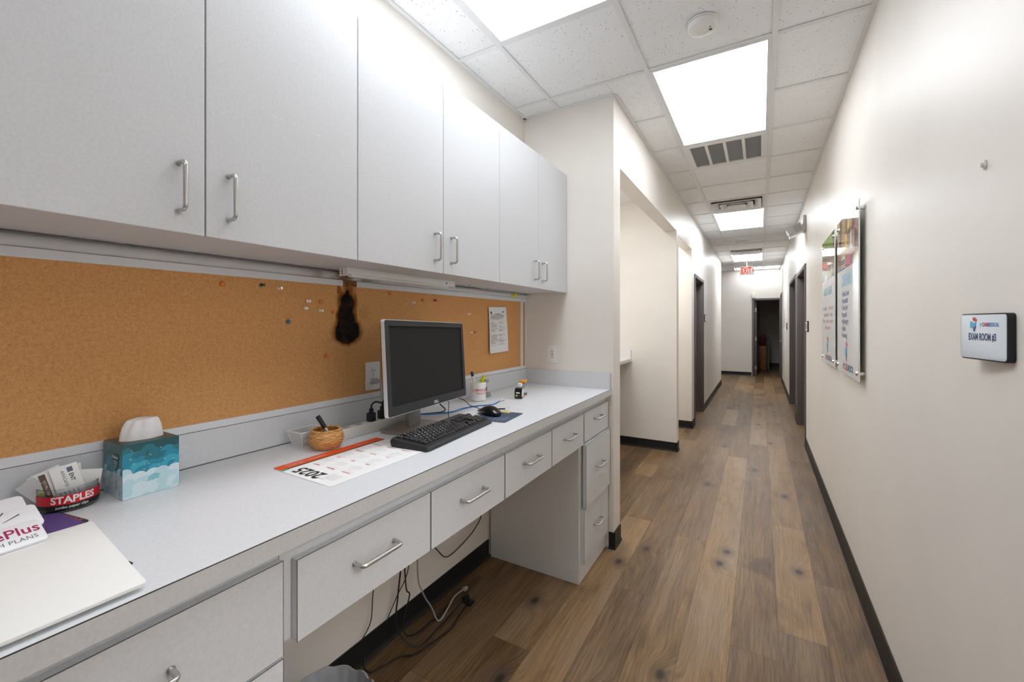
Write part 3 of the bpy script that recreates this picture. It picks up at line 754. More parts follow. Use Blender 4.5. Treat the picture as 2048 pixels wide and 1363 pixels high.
gp = G()
pline(.08, .14, .10, .055, 1); pline(.74, .88, .10, .018, 1); pline(.26, .66, .155, .008, 1)
v = .175
for w in (.8, .78, .74, .8, .76, .7, .72, .5): pline(.08, .08+w, v, .005, 0); v += .0125
pline(.08, .88, .285, .003, 1)
v = .33
random.seed(3)
for k in range(32):
    if random.random() < .8: pline(.08, .08+random.uniform(.12, .42), v, .005, 0)
    if random.random() < .6: pline(.52, .52+random.uniform(.1, .34), v, .005, 0)
    v += .0155
for v in (.47, .62, .74, .83): pline(.08, .90, v, .003, 1)
gp.text('IMPORTANT NOTICE', .009, onL(2.262, 1.4755, CB+.0135), 1, sx=.8)
gp.part('lettering', [INK, INKB], t)
random.seed(11)

# wall outlets
def outlet(name, M, label, duplex=True):
    t = thing(name, label, 'outlet', M.translation)
    g = G(); g.prism(rrect(.074, .118, .004), 0, .005, M=M, bev=.0015); g.part('cover_plate', WHITE, t)
    dk = mat('outlet_slot', (.03, .03, .03), .6)
    if duplex:
        for s in (-1, 1):
            g = G(); poly = [(x, max(-.0135, min(.0135, y))) for x, y in ell(0, 0, .0168, .0168, 32)]
            g.prism(poly, .004, .0072, M=M @ Matrix.Translation((0, s*.0195, 0)))
            for x, w, h in ((-.0065, .0012, .0045), (.0065, .0012, .0036)): g.box(x-w, x+w, s*.0195+.004-h, s*.0195+.004+h, .0070, .0075, 1, M=M)
            g.prism(ell(0, s*.0195-.0085, .0024, .0024, 12), .007, .0075, 1, M=M)
            g.part('socket', [WHITE, dk], t)
        g = G(); g.prism(ell(0, 0, .003, .003, 14), .005, .0062, M=M); g.part('screw', STEEL, t)
    else:
        g = G(); g.prism(rrect(.034, .067, .002), .004, .007, M=M)
        for s in (-1, 1):
            g.box(-.009, -.003, s*.019+.001, s*.019+.006, .0066, .0074, 1, M=M); g.box(.003, .009, s*.019+.001, s*.019+.006, .0066, .0074, 1, M=M)
            g.prism(ell(0, s*.019-.006, .0022, .0022, 12), .0066, .0074, 1, M=M)
        g.box(-.007, .007, -.0045, -.0005, .0066, .008, 2, M=M); g.box(-.007, .007, .001, .005, .0066, .008, 1, M=M)
        g.part('socket', [WHITE, dk, GREY], t)
outlet('wall_outlet', onL(1.270, 1.197, CB), 'white duplex outlet plate set into the cork board left of the monitor')
outlet('wall_outlet', basis((-1.222, YE-.0005, 1.209), (1, 0, 0), (0, 0, 1)), 'white outlet plate on the beige partition above the end splash', False)
g = G(); p = Vector((CB+.007, 1.264, 1.1775))
t = thing('grey_power_cord', 'grey power cord plugged into the outlet behind the monitor', 'power cord', p)
g.box(p.x, p.x+.026, p.y-.013, p.y+.012, p.z-.012, p.z+.012, bev=.004); g.box(p.x+.010, p.x+.024, p.y+.010, p.y+.018, p.z-.007, p.z+.007, bev=.002); g.part('plug', mat('plug_grey', (.42, .42, .42), .4), t)
g = G(); g.tube(spline([(p.x+.017, p.y+.016, p.z), (p.x+.020, p.y+.024, p.z-.004), (p.x+.024, p.y+.027, p.z-.03), (p.x+.038, p.y+.016, p.z-.07), (p.x+.075, p.y-.012, p.z-.115), (-1.300, 1.222, Z0+.048), (-1.300, 1.222, Z0+.0415)]), .0042); g.part('cord', mat('cord_grey', (.45, .44, .43), .4), t)

# ------------------------------------------------------------------ power strip and desk cables
t = thing('power_strip', 'long beige power strip along the back of the desk', 'power strip', (-1.292, 1.15, Z0))
g = G(); g.box(-1.312, -1.272, .965, 1.345, Z0+.0006, Z0+.039, bev=.003); g.part('housing', mat('strip_beige', (.60, .585, .555), .4), t)
for k in range(5): g = G(); g.prism(ell(0, 0, .013, .013, 20), 0, .0008, 0, M=Matrix.Translation((-1.292, 1.03+k*.055, Z0+.0388))); g.part('socket', GREY, t)
g = G(); g.box(-1.300, -1.284, 1.262, 1.286, Z0+.038, Z0+.044, bev=.002); g.part('switch', RED, t)
g = G(); y = 1.155
def black_plug(y, h, label, pts):
    t = thing('plug_cord', label, 'power cord', (-1.292, y, Z0+.032))
    g = G(); g.box(-1.307, -1.279, y-.013, y+.013, Z0+.0398, Z0+.036+h, bev=.004); g.box(-1.299, -1.286, y-.007, y+.007, Z0+.034+h, Z0+.052+h, bev=.003); g.part('plug', BLACK, t)
    g = G(); g.tube(spline(pts), .0038); g.part('cord', PLBLACK, t)
black_plug(1.146, .037, 'left black plug and cord standing in the power strip', [(-1.292, 1.146, Z0+.083), (-1.292, 1.148, Z0+.102), (-1.300, 1.175, Z0+.108), (-1.308, 1.21, Z0+.098), (-1.306, 1.25, Z0+.085), (-1.300, 1.30, Z0+.078)])
black_plug(1.200, .037, 'right black plug and cord standing in the power strip', [(-1.292, 1.200, Z0+.083), (-1.291, 1.204, Z0+.105), (-1.289, 1.225, Z0+.122), (-1.284, 1.26, Z0+.112), (-1.277, 1.30, Z0+.09)])

# ------------------------------------------------------------------ monitor
def monitor():
    MX = Matrix.Translation((-1.132, 1.306, 0)) @ Matrix.Rotation(math.atan2(.0929, .5668), 4, 'Z')   # local x: out of the screen, y: along the width
    t = thing('monitor', 'black desktop monitor with silver edge, switched off, on the desk', 'monitor', (-1.17, 1.28, Z0))
    P = Matrix.Translation((0, 0, 1.261)) @ Matrix.Rotation(R(-1.3), 4, 'X') @ Matrix.Rotation(R(-4), 4, 'Y')
    M = MX @ P
    w, h = .570, .334
    Mf = M @ Matrix(((0, 0, 1, 0), (1, 0, 0, 0), (0, 1, 0, 0), (0, 0, 0, 1)))     # poly x->width, y->up, z->outward
    rim = mat('silver_rim', (.72, .72, .73), .38, metal=.5)
    g = G(); g.prism(rrect(w, h, .010), -.014, -.0034, M=Mf, bev=.0012); g.loft([[(x, y, -.0034) for x, y in rrect(w, h, .010)], [(x, y, .0002) for x, y in rrect(w-.001, h-.001, .010)], [(x, y, .0002) for x, y in rrect(w-.005, h-.005, .008)], [(x, y, -.0034) for x, y in rrect(w-.005, h-.005, .008)]], cap=False, M=Mf); g.part('silver_rim', rim, t)
    # bezel ring
    g = G(); a = rrect(w-.0045, h-.0045, .008); iw, ih, oy = w-.046, h-.056, .006
    b = rrect(iw, ih, .001, oy=oy)
    g.loft([[(x, y, -.001) for x, y in a], [(x, y, .0012) for x, y in a], [(x*.997, y*.997, .0022) for x, y in a], [(x, y, .0020) for x, y in b], [(x, y, -.0025) for x, y in b]], cap=False, M=Mf)
    g.part('bezel', DGREY, t)
    g = G(); g.flat(rrect(iw+.002, ih+.002, .001, oy=oy), -.0022, M=Mf); g.part('screen', SCREEN, t)
    g = G(); g.text('DELL', .015, Mf @ Matrix.Translation((.022, -h/2+.013, .0026)), bold=.03); g.part('brand_mark', mat('silver_print', (.75, .75, .75), .4), t)
    g = G(); g.prism(rrect(w-.006, h-.006, .012), -.019, -.013, M=Mf, bev=.002); g.prism(rrect(w-.10, h-.08, .02), -.034, -.018, M=Mf, bev=.006); g.prism(rrect(.30, .22, .02), -.055, -.028, M=Mf, bev=.012); g.part('back_shell', BLACK, t)
    g = G(); NX = MX
    al = mat('stand_grey', (.30, .295, .285), .35, metal=.6)
    g.box(-.074, -.054, -.068, .010, Z0+.012, 1.30, bev=.004, M=NX); g.part('neck', al, t)
    g = G(); g.prism([(x-.064, y-.040) for x, y in rrect(.150, .215, .02)], Z0+.0006, Z0+.013, M=NX, bev=.002); g.part('base', al, t)
monitor()

# ------------------------------------------------------------------ keyboard
def keyboard():
    d = Vector((-.042, .45, 0)).normalized(); ang = math.atan2(d.y, d.x)
    M0 = Matrix.Translation((-1.022, 1.264, Z0)) @ Matrix.Rotation(ang, 4, 'Z')      # local x along length, y towards the wall
    t = thing('keyboard', 'black desktop keyboard in front of the monitor', 'keyboard', (-1.012, 1.275, Z0))
    L, W = .452, .158
    prof = [(-W/2, .0008), (-W/2-.001, .010), (-W/2+.004, .0165), (-W/2+.03, .019), (W/2-.02, .0285), (W/2-.004, .028), (W/2, .020), (W/2-.004, .006), (W/2-.006, .0008)]
    g = G(); xs_ = [-L/2, -L/2+.004, -L/2+.014, L/2-.014, L/2-.004, L/2]; sc = [.90, .97, 1, 1, .97, .90]
    g.loft([[(x, y*s, max(.0008, z*(.6+.4*(s-.9)/.1) if s < 1 else z)) for y, z in prof] for x, s in zip(xs_, sc)], M=M0)
    g.part('case', DGREY, t)
    gl = mat('key_legend', (.75, .75, .75), .5)
    tilt = math.atan2(.0285-.019, W-.05)
    K = M0 @ Matrix.Translation((0, -W/2+.03, .0188)) @ Matrix.Rotation(tilt, 4, 'X')
    u = .0188
    rows = [(.0, [1.25, 1.25, 1.25, 6.25, 1.25, 1.25, 1.25, 1.25]), (1, [2.25]+[1]*10+[2.75]), (2, [1.75]+[1]*11+[2.25]), (3, [1.5]+[1]*12+[1.5]), (4, [1]*13+[2])]
    chars = [None, 'ZXCVBNM,./', "ASDFGHJKL;'", 'QWERTYUIOP[]', '1234567890-=']
    nk = 0; keys = []
    x0 = -L/2+.016
    def key(x, y, w, ch=None, h=.0075):
        keys.append((x, y, w, ch, h))
    for r, ws in rows:
        x = x0; n = 0
        for w in ws:
            ch = None
            if r and w == 1 and n < len(chars[int(r)]): ch = chars[int(r)][n]; n += 1
            key(x+w*u/2, r*u, w, ch); x += w*u
    xn = x0+15*u+.006
    for k in range(3):
        key(xn+(k+.5)*u, 0, 1); key(xn+(k+.5)*u, 4*u, 1, '-'); key(xn+(k+.5)*u, 3*u, 1, '-')
    key(xn+1.5*u, u, 1)
    xp = xn+3*u+.006
    for r in range(5):
        for k in range(4):
            if (r, k) in ((0, 1), (1, 3), (3, 3)): continue
            key(xp+(k+.5)*u+(u*.5 if (r, k) == (0, 0) else 0), r*u, 2 if (r, k) == (0, 0) else 1, str((r-1)*3+k+1) if 1 <= r <= 3 and k < 3 else None)
    for k in range(13):
        key(x0+(k+.5)*u+(.012 if k > 0 else 0)+(.008*((k-1)//4) if k > 0 else 0)-.001, 5*u+.007, .95, 'F', .006)
    for x, y, w, ch, hh in keys[:100]:
        g = G(); a = w*u/2-.0006; b = u/2-.0006
        g.loft([[(x+sx*a, y+sy*b, -.002) for sx, sy in ((-1, -1), (1, -1), (1, 1), (-1, 1))],
                [(x+sx*(a-.0006), y+sy*(b-.0006), hh*.6) for sx, sy in ((-1, -1), (1, -1), (1, 1), (-1, 1))],
                [(x+sx*(a-.0028), y+sy*(b-.0028)+.0005, hh) for sx, sy in ((-1, -1), (1, -1), (1, 1), (-1, 1))]], M=K)
        if ch: g.text(ch, .0075, K @ Matrix.Translation((x-.002, y+.002, hh+.0002)), 1, bold=.03)
        else: g.flat([(x-.003, y), (x+.001, y), (x+.001, y+.002), (x-.003, y+.002)], hh+.0002, 1, M=K)
        g.part('key', [BLACK, gl], t)
    if len(keys) > 100:
        g = G()
        for x, y, w, ch, hh in keys[100:]:
            a = w*u/2-.0006; b = u/2-.0006
            g.loft([[(x+sx*a, y+sy*b, -.002) for sx, sy in ((-1, -1), (1, -1), (1, 1), (-1, 1))], [(x+sx*(a-.0028), y+sy*(b-.0028), hh) for sx, sy in ((-1, -1), (1, -1), (1, 1), (-1, 1))]], M=K)
        o = g.part('keys', BLACK, t); o['kind'] = 'stuff'
    g = G(); g.tube(spline([M0 @ Vector((-.02, W/2-.003, .018)), (-1.115, 1.36, Z0+.018), (-1.14, 1.43, Z0+.006), (-1.175, 1.47, Z0+.004), (-1.225, 1.53, Z0+.022), (-1.28, 1.60, Z0+.04), (-1.32, 1.62, Z0+.06)]), .0018)
    g.part('cable', PLBLACK, t)
keyboard()

# mouse pad and mouse
t = thing('mouse_pad', 'dark blue printed mouse pad partly under the keyboard', 'mouse pad', (-1.0, 1.62, Z0))
Mp = Matrix.Translation((-1.012, 1.612, Z0)) @ Matrix.Rotation(R(96), 4, 'Z')
g = G(); g.prism(rrect(.20, .165, .010), .0006, .0026, M=Mp, bev=.0005)
g.part('pad', mat('pad_blue', (.055, .085, .14), .5, noise=.2, nscale=9), t)
g = G(); z = .0029
for k, (a, b) in enumerate(((-.07, .0), (-.075, -.02), (-.075, -.035), (-.075, -.05), (-.01, .06), (-.01, .045))): g.flat([(a, -.055+k*.02), (b, -.055+k*.02), (b, -.052+k*.02), (a, -.052+k*.02)], z, 0, M=Mp)
g.text('CALL US TODAY', .012, Mp @ Matrix.Translation((-.02, .066, z)), 0)
g.flat([(.075, -.02), (.098, -.02), (.098, .03), (.085, .03)], z, 1, M=Mp); g.flat([(-.095, .06), (-.08, .06), (-.08, .075), (-.095, .075)], z, 1, M=Mp)
g.part('lettering', [mat('pad_print', (.35, .40, .48), .5), mat('pad_yellow', (.75, .60, .03), .5)], t)
def mouse():
    M0 = Matrix.Translation((-1.062, 1.618, Z0+.0028)) @ Matrix.Rotation(R(163), 4, 'Z') @ Matrix.Scale(1.18, 4)   # local x towards the cable end
    t = thing('computer_mouse', 'black corded mouse on the blue mouse pad', 'computer mouse', (-1.075, 1.64, Z0))
    g = G(); rings = []; n = 22
    for i in range(n+1):
        u = i/n; x = -.058+.116*u; w = .031*(math.sin(math.pi*min(1, max(0, (u*.92+.04))))**.42); hh = .038*(math.sin(math.pi*(u*.86+.10))**.75)*(1-.22*u)
        rings.append([(x, w*math.cos(a)*(1 if math.sin(a) > 0 else .93), max(0.0006, .010+(hh-.010)*math.sin(a)) if math.sin(a) >= 0 else .010+.0094*math.sin(a)) for a in [2*math.pi*k/24 for k in range(24)]])
    g.loft(rings, M=M0); g.part('shell', BLACKG, t)
    g = G(); g.cyl((.022, -.003, .0228), (.022, .003, .0228), .0065, M=M0, seg=20); g.part('scroll_wheel', GREY, t)
    g = G(); g.tube(spline([M0 @ Vector((.056, 0, .012)), (-1.165, 1.665, Z0+.016), (-1.215, 1.68, Z0+.019), (-1.27, 1.71, Z0+.034), (-1.33, 1.70, Z0+.05)]), .002)
    g.part('cable', PLBLACK, t)
mouse()
t = thing('network_cable', 'blue network cable with clear plug lying behind the keyboard', 'cable', (-1.23, 1.68, Z0))
bl = [(-1.335, 1.42, Z0+.012), (-1.30, 1.47, Z0+.006), (-1.245, 1.545, Z0+.0045), (-1.235, 1.60, Z0+.0045), (-1.24, 1.66, Z0+.0045), (-1.215, 1.75, Z0+.0045), (-1.155, 1.79, Z0+.010), (-1.125, 1.81, Z0+.026)]
g = G(); g.tube(spline(bl), .0033); g.part('cable', CABBLUE, t)
Mc = basis((-1.1235, 1.812, Z0+.027), (.06, .09, .035), (0, -.3, 1)); g = G(); g.box(0, .022, -.0055, .0055, -.0045, .0045, bev=.001, M=Mc); g.box(.004, .018, -.003, .003, .0045, .0055, M=Mc); g.part('plug', CLEAR, t)
g = G(); g.tube(spline([(-1.36, 1.40, Z0+.02), (-1.335, 1.45, Z0+.006), (-1.29, 1.515, Z0+.005), (-1.275, 1.555, Z0+.005), (-1.30, 1.60, Z0+.006), (-1.345, 1.62, Z0+.02), (-1.36, 1.61, Z0+.05)]), .003)
g.thing('black_cable', PLBLACK, 'black cable curving on the desk behind the monitor stand', 'cable')
t = thing('clear_plug_cable', 'short black cable end with clear plug behind the mouse', 'cable', (-1.03, 1.735, Z0))
g = G(); g.tube(spline([(-1.095, 1.722, Z0+.005), (-1.07, 1.728, Z0+.008), (-1.045, 1.73, Z0+.010)]), .0035); g.part('cable', PLBLACK, t)
Mc = basis((-1.045, 1.73, Z0+.011), (.9, .2, .25), (-.2, 0, 1)); g = G(); g.box(0, .02, -.0055, .0055, -.005, .005, bev=.001, M=Mc); g.part('plug', CLEAR, t)

# ------------------------------------------------------------------ mug with markers
MC = Vector((-1.315, 1.895, Z0+.0006))
t = thing('mug', 'white mug with red print holding highlighters, beside the monitor', 'mug', MC)
g = G(); r = .0425
g.lathe([(.036, 0), (.0395, .001), (r, .005), (r, .097), (r-.001, .099), (r-.003, .099), (r-.004, .097), (r-.004, .008), (.001, .006)], MC, seg=48)
g.part('body', WHITE, t)
vd = Vector((-MC.x, -MC.y, 0)).normalized(); vr = Vector((-vd.y, vd.x, 0))
g = G(); Mm = basis(MC+vd*(r+.0007)+Vector((0, 0, .056)), vr, (0, 0, 1))
g.text('COMPREHENSIVE', .0115, Mm @ Matrix.Translation((0, .003, 0)), bold=.02, sx=.95, wrap=r+.0007) if False else None
def wraptext(body, size, dx, z, bold=.004, sx=1.):
    # local text starts dx from the point nearest the viewer and runs round the mug
    gt = G(); gt.text(body, size, Matrix.Identity(4), 0, bold=bold, sx=sx, align='LEFT')
    for v in gt.bm.verts: v.co.x += dx
    for v in gt.bm.verts:
        a = v.co.x/r; q = MC+(vd*math.cos(a)+vr*math.sin(a))*(r+.0005)+Vector((0, 0, z+v.co.y)); v.co = q
    for f in gt.bm.faces: f.normal_update()
    me = bpy.data.meshes.new('t'); gt.bm.to_mesh(me); gt.bm.free(); g.bm.from_mesh(me); bpy.data.meshes.remove(me)
wraptext('COMPREHENSIVE', .0160, -.035, .060, sx=.95); wraptext('Home Care', .0155, -.008, .042, sx=1.)
pts = [MC+(vd*math.cos(a/r)+vr*math.sin(a/r))*(r+.0004)+Vector((0, 0, .0515)) for a in [-.034+.004*k for k in range(26)]]
g.tube(pts, .0006, seg=6); g.part('red_print', RED, t)
hx = MC-vr*.0+Vector((0, 0, 0))
hd = (-vr*.25-vd*1.).normalized()
g = G(); g.tube(spline([MC+hd*(r-.001)+Vector((0, 0, .082)), MC+hd*(r+.020)+Vector((0, 0, .078)), MC+hd*(r+.026)+Vector((0, 0, .052)), MC+hd*(r+.018)+Vector((0, 0, .026)), MC+hd*(r-.001)+Vector((0, 0, .020))]), .0055, seg=12); g.part('handle', WHITE, t)
def marker(p0, p1, r0, mats, label, cuts):
    p0, p1 = Vector(p0), Vector(p1); t = thing('highlighter', label, 'highlighter', p0)
    for (a, b, m, nm, rr) in cuts: g = G(); g.tube([p0.lerp(p1, a), p0.lerp(p1, b)], rr, seg=16); g.part(nm, m, t)
LIME = mat('lime', (.25, .68, .03), .35); YEL = mat('highlighter_yellow', (.78, .80, .01), .35)
marker(MC+Vector((.012, -.012, .010)), MC-vr*.034-vd*.01+Vector((0, 0, .152)), .008, None, 'dark blue and green highlighter leaning left in the white mug', [(0, .62, LIME, 'barrel', .0072), (.60, .84, WHITE, 'sleeve', .0074), (.83, 1, mat('cap_blue', (.01, .05, .12), .35), 'cap', .0078)])
marker(MC+Vector((-.012, .0, .010)), MC+vr*.034-vd*.0+Vector((0, 0, .134)), .008, None, 'yellow highlighter leaning right in the white mug', [(0, .72, YEL, 'barrel', .0075), (.70, .98, YEL, 'cap', .0085), (.97, 1, YEL, 'cap_tip', .006)])
# grey desk device behind mug
gc = Vector((-1.352, 2.015, Z0+.0006))
t = thing('hole_punch', 'grey upright desk gadget standing behind the white mug', 'desk gadget', gc)
g = G(); g.box(gc.x-.03, gc.x+.03, gc.y-.03, gc.y+.02, gc.z, gc.z+.022, bev=.003); g.part('base', GREY, t)
g = G(); g.box(gc.x-.018, gc.x+.018, gc.y-.02, gc.y+.012, gc.z+.022, gc.z+.085, bev=.003); g.part('post', mat('punch_light', (.5, .5, .5), .4), t)
g = G(); g.box(gc.x-.022, gc.x+.022, gc.y-.024, gc.y+.014, gc.z+.080, gc.z+.096, bev=.004); g.part('lever', GREY, t)
g = G(); g.box(gc.x+.012, gc.x+.022, gc.y-.026, gc.y-.010, gc.z+.035, gc.z+.055, bev=.002); g.part('latch', BLACK, t)

# ------------------------------------------------------------------ stapler
def stapler():
    o = Vector((-1.150, 2.045, Z0+.0006)); d = Vector((-.06, .21, 0)).normalized(); r = Vector((d.y, -d.x, 0))
    M = basis(o, r, d)           # x: right seen from the nose, y: backwards, z: up
    t = thing('stapler', 'black and orange stapler on the desk near the partition', 'stapler', o)
    OR = mat('stapler_orange', (.90, .38, .01), .35)
    g = G(); g.prism(rrect(.034, .150, .006, oy=.080), 0, .010, M=M, bev=.002); g.part('base', mat('stapler_base', (.10, .10, .10), .4), t)
    g = G(); g.box(-.018, .018, .03, .11, -.0001, .006, M=M, bev=.001); g.part('foot_strip', OR, t)
    side = [(0, 0), (-.006, .012), (-.006, .034), (.002, .052), (.016, .058), (.034, .056), (.042, .040), (.040, .010), (.030, 0)]
    g = G(); g.loft([[(x, y, z) for y, z in side] for x in (-.020, -.017, .017, .020)], M=M); g.part('nose', BLACKG, t)
    g = G(); g.prism(ell(0, 0, .019, .024, 24), 0, .0015, M=basis(M @ Vector((.0202, .018, .030)), d, (0, 0, 1))); g.part('side_disc', WHITE, t)
    nb = basis(M @ Vector((0, -.0062, .024)), r, (0, 0, 1))
    g = G(); g.prism(ell(-.008, -.006, .0065, .0045, 18), 0, .0012, M=nb); g.part('round_badge', mat('badge_lime', (.62, .68, .04), .4), t)
    g = G(); g.prism(rrect(.020, .007, .001, ox=-.001, oy=.009), 0, .0012, M=nb); g.part('name_badge', WHITE, t)
    g = G(); arm = [(.030, .040), (.026, .056), (.140, .078), (.150, .074), (.150, .060), (.060, .036)]
    g.loft([[(x, y, z) for y, z in arm] for x in (-.013, -.011, .011, .013)], M=M); g.part('arm', mat('stapler_grey', (.22, .22, .24), .35), t)
    g = G(); g.box(-.011, .011, .040, .066, .050, .078, bev=.003, M=M @ Matrix.Translation((-.003, 0, 0))); g.part('guard', CARDW, t)
    g = G(); g.loft([[(x*.9, y, z) for x, y in [(-.017, .10), (.017, .10), (.018, .155), (-.018, .155)]] for z in (.074, .086)] , M=M); g.part('press_pad', OR, t)
stapler()

# ------------------------------------------------------------------ calendar
def calendar():
    t = thing('desk_calendar', 'flat 2025 year calendar sheet with orange banner under the basket', 'calendar', (-1.07, .89, Z0))
    xa, xb, ya, yb = -1.205, -.940, .708, 1.092; z = Z0+.0006
    sk = Matrix.Translation((xa, ya, z)) @ Matrix(((1, 0, 0, 0), (-.02, 1, 0, 0), (0, 0, 1, 0), (0, 0, 0, 1)))
    w, h = xb-xa, yb-ya
    g = G(); g.prism(rrect(w, h, .008, ox=w/2, oy=h/2), 0, .0005, M=sk); g.part('sheet', WHITEP, t)
    OR = mat('banner_orange', (.75, .085, .008), .5); TEAL = mat('banner_teal', (.03, .30, .30), .5); DK = mat('banner_dark', (.018, .025, .03), .5)
    rd = mat('month_red', (.55, .03, .03), .6); gy = mat('calendar_grey', (.36, .36, .38), .7)
    g = G(); s = .0008
    g.flat([(.001, .006), (.006, .001), (.040, .001), (.040, h-.001), (.006, h-.001), (.001, h-.006)], s, 0, M=sk)
    g.flat([(.040, .001), (.052, .001), (.052, .022), (.040, .022)], s, 1, M=sk); g.flat([(.040, .022), (.047, .022), (.047, h-.001), (.040, h-.001)], s, 2, M=sk)
    RT = Matrix(((-1, 0, 0, 0), (0, -1, 0, 0), (0, 0, 1, 0), (0, 0, 0, 1)))      # printed to be read from the wall side
    def T(b, sz, x, y, m, **kw): g.text(b, sz, sk @ Matrix.Translation((x, y, s+.0003)) @ RT, m, **kw)
    g.text('2025', .056, sk @ Matrix.Translation((.125, .036, s+.0003)) @ RT, 2, bold=.025, sx=1.0)
    for b, sz, x, y in (('HEALTH PLAN', .0085, .014, .06), ('CARE CENTER', .0085, .026, .06), ('CALENDAR', .012, .020, .13), ('Call us today', .009, .020, .30)):
        g.text(b, sz, sk @ Matrix.Translation((x, y, s+.0003)) @ Matrix.Rotation(R(-90), 4, 'Z'), 3, bold=.01)
    mon = ['JANUARY', 'FEBRUARY', 'MARCH', 'APRIL', 'MAY', 'JUNE', 'JULY', 'AUGUST', 'SEPTEMBER', 'OCTOBER', 'NOVEMBER', 'DECEMBER']
    first = [3, 6, 6, 2, 4, 0, 2, 5, 1, 3, 6, 1]; days = [31, 28, 31, 30, 31, 30, 31, 31, 30, 31, 30, 31]
    for i in range(12):
        c, rr = i % 3, i//3
        cx = .205-c*.066; cy = .088+rr*.077
        T(mon[i], .0085, cx+.006, cy, 4, bold=.02, sx=.9)
        # rows of dates
        for w_ in range(6):
            row = [d for d in range(1, days[i]+1) if (d+first[i]-1)//7 == w_]
            if row:
                T(' '.join('%2d' % d for d in row), .0050, cx, cy+.017+w_*.0082, 5, sx=.95)
        g.flat([(cx-.028, cy+.0095), (cx+.028, cy+.0095), (cx+.028, cy+.0103), (cx-.028, cy+.0103)], s, 5, M=sk)
    g.flat([(.165, .022), (.205, .022), (.205, .023), (.165, .023)], s, 2, M=sk)
    for k in range(6): g.flat([(.19, .030+k*.006), (.235, .030+k*.006), (.235, .031+k*.006), (.19, .031+k*.006)], s, 5, M=sk)
    g.part('lettering', [OR, TEAL, DK, mat('banner_white', (.80, .70, .66), .6), rd, gy], t)
calendar()

# ------------------------------------------------------------------ wicker basket with marker
def wicker():
    c = Vector((-1.249, .918, Z0+.0006)); t = thing('wicker_basket', 'small round tan wicker basket on the desk', 'basket', c)
    prof = [(.030, 0), (.038, .002), (.047, .012), (.0535, .026), (.0545, .036), (.052, .047), (.047, .056), (.0445, .061)]
    def rad(z):
        for (r0, z0), (r1, z1) in zip(prof, prof[1:]):
            if z <= z1: return r0+(r1-r0)*(z-z0)/(z1-z0)
        return prof[-1][0]
    g = G(); seg = 120; rings = []; NR = 14; sub = 5; hh = .061
    for i in range(NR*sub+1):
        z = hh*i/(NR*sub); k = int(i/sub) if i < NR*sub else NR-1; fr = (i % sub)/sub
        ring = []
        for j in range(seg):
            a = 2*math.pi*j/seg
            am = math.sin(math.pi*fr); off = .0016*am*(.35+.65*math.cos(11*a+math.pi*k))
            rr = rad(z)+off; ring.append((c.x+rr*math.cos(a), c.y+rr*math.sin(a), c.z+z+.0006*math.sin(5*a+k)*min(1, z/.01)))
        rings.append(ring)
    for i in range(10, -1, -1):
        z = .005+(hh-.005)*i/10; rr = rad(z)-.004
        rings.append([(c.x+rr*math.cos(2*math.pi*j/seg), c.y+rr*math.sin(2*math.pi*j/seg), c.z+z) for j in range(seg)])
    g.loft(rings, cap=True); g.part('woven_bowl', WICKER, t)
    g = G(); g.tube([(c.x+(.0435+.0012*math.sin(26*a))*math.cos(a), c.y+(.0435+.0012*math.sin(26*a))*math.sin(a), c.z+.0615+.0012*math.cos(26*a)) for a in [2*math.pi*k/160 for k in range(161)]], .0028, seg=8); g.part('rim', WICKER, t)
    p0 = Vector((c.x+.016, c.y+.022, c.z+.010)); vr = Vector((.864, .503, 0)); p1 = c-vr*.030+Vector((.0, .0, .106))
    t = thing('marker_pen', 'black capped marker with silver barrel leaning in the wicker basket', 'marker', p0)
    g = G(); g.tube([p0, p0.lerp(p1, .6)], .0062, seg=18); g.part('barrel', mat('marker_silver', (.5, .5, .5), .3, metal=.7), t)
    g = G(); g.tube([p0.lerp(p1, .575), p0.lerp(p1, .6), p0.lerp(p1, .97), p1], [.0066, .0072, .0078, .006], seg=18); g.part('cap', BLACK, t)
wicker()

# white mesh basket
def mesh_basket():
    t = thing('mesh_basket', 'small white wire mesh tray behind the wicker basket', 'basket', (-1.345, .91, Z0))
    z0, z1 = Z0+.0015, Z0+.052
    B = [(-1.370, .878), (-1.318, .878), (-1.318, .948), (-1.370, .948)]; T = [(-1.384, .864), (-1.304, .864), (-1.304, .962), (-1.384, .962)]
    wire = WHITE
    bmx = G()
    for i in range(4):
        a, b, cc, d = (*B[i], z0), (*B[(i+1) % 4], z0), (*T[(i+1) % 4], z1), (*T[i], z1)
        n, m = 22, 13; a, b, cc, d = map(Vector, (a, b, cc, d))
        bmx.loft([[a.lerp(b, u/n).lerp(d.lerp(cc, u/n), v/m) for u in range(n+1)] for v in range(m+1)], cap=False, closed=False)
    n = 16; q = [Vector((*p, z0)) for p in B]
    bmx.loft([[q[0].lerp(q[1], u/n).lerp(q[3].lerp(q[2], u/n), v/n) for u in range(n+1)] for v in range(n+1)], cap=False, closed=False)
    o = bmx.part('mesh_sides', wire, t); w = o.modifiers.new('wire', 'WIREFRAME'); w.thickness = .0013; w.use_even_offset = False
    def loop(P, z, r, nm):
        g = G()
        for i in range(4): g.tube([(*P[i], z), (*P[(i+1) % 4], z)], r, seg=8)
        g.part(nm, wire, t)
    loop(T, z1, .0024, 'rim'); loop(B, z0, .0014, 'bottom_wire')
    g = G()
    for i in range(4): g.tube([(*B[i], z0), (*T[i], z1)], .0014, seg=8)
    g.part('corner_wires', wire, t)
    g = G(); g.box(-1.362, -1.326, .884, .94, z0+.002, z0+.012, bev=.002); g.thing('note_pad', mat('pad_grey', (.5, .5, .5), .7), 'little grey pad lying inside the white mesh tray', 'note pad')
mesh_basket()

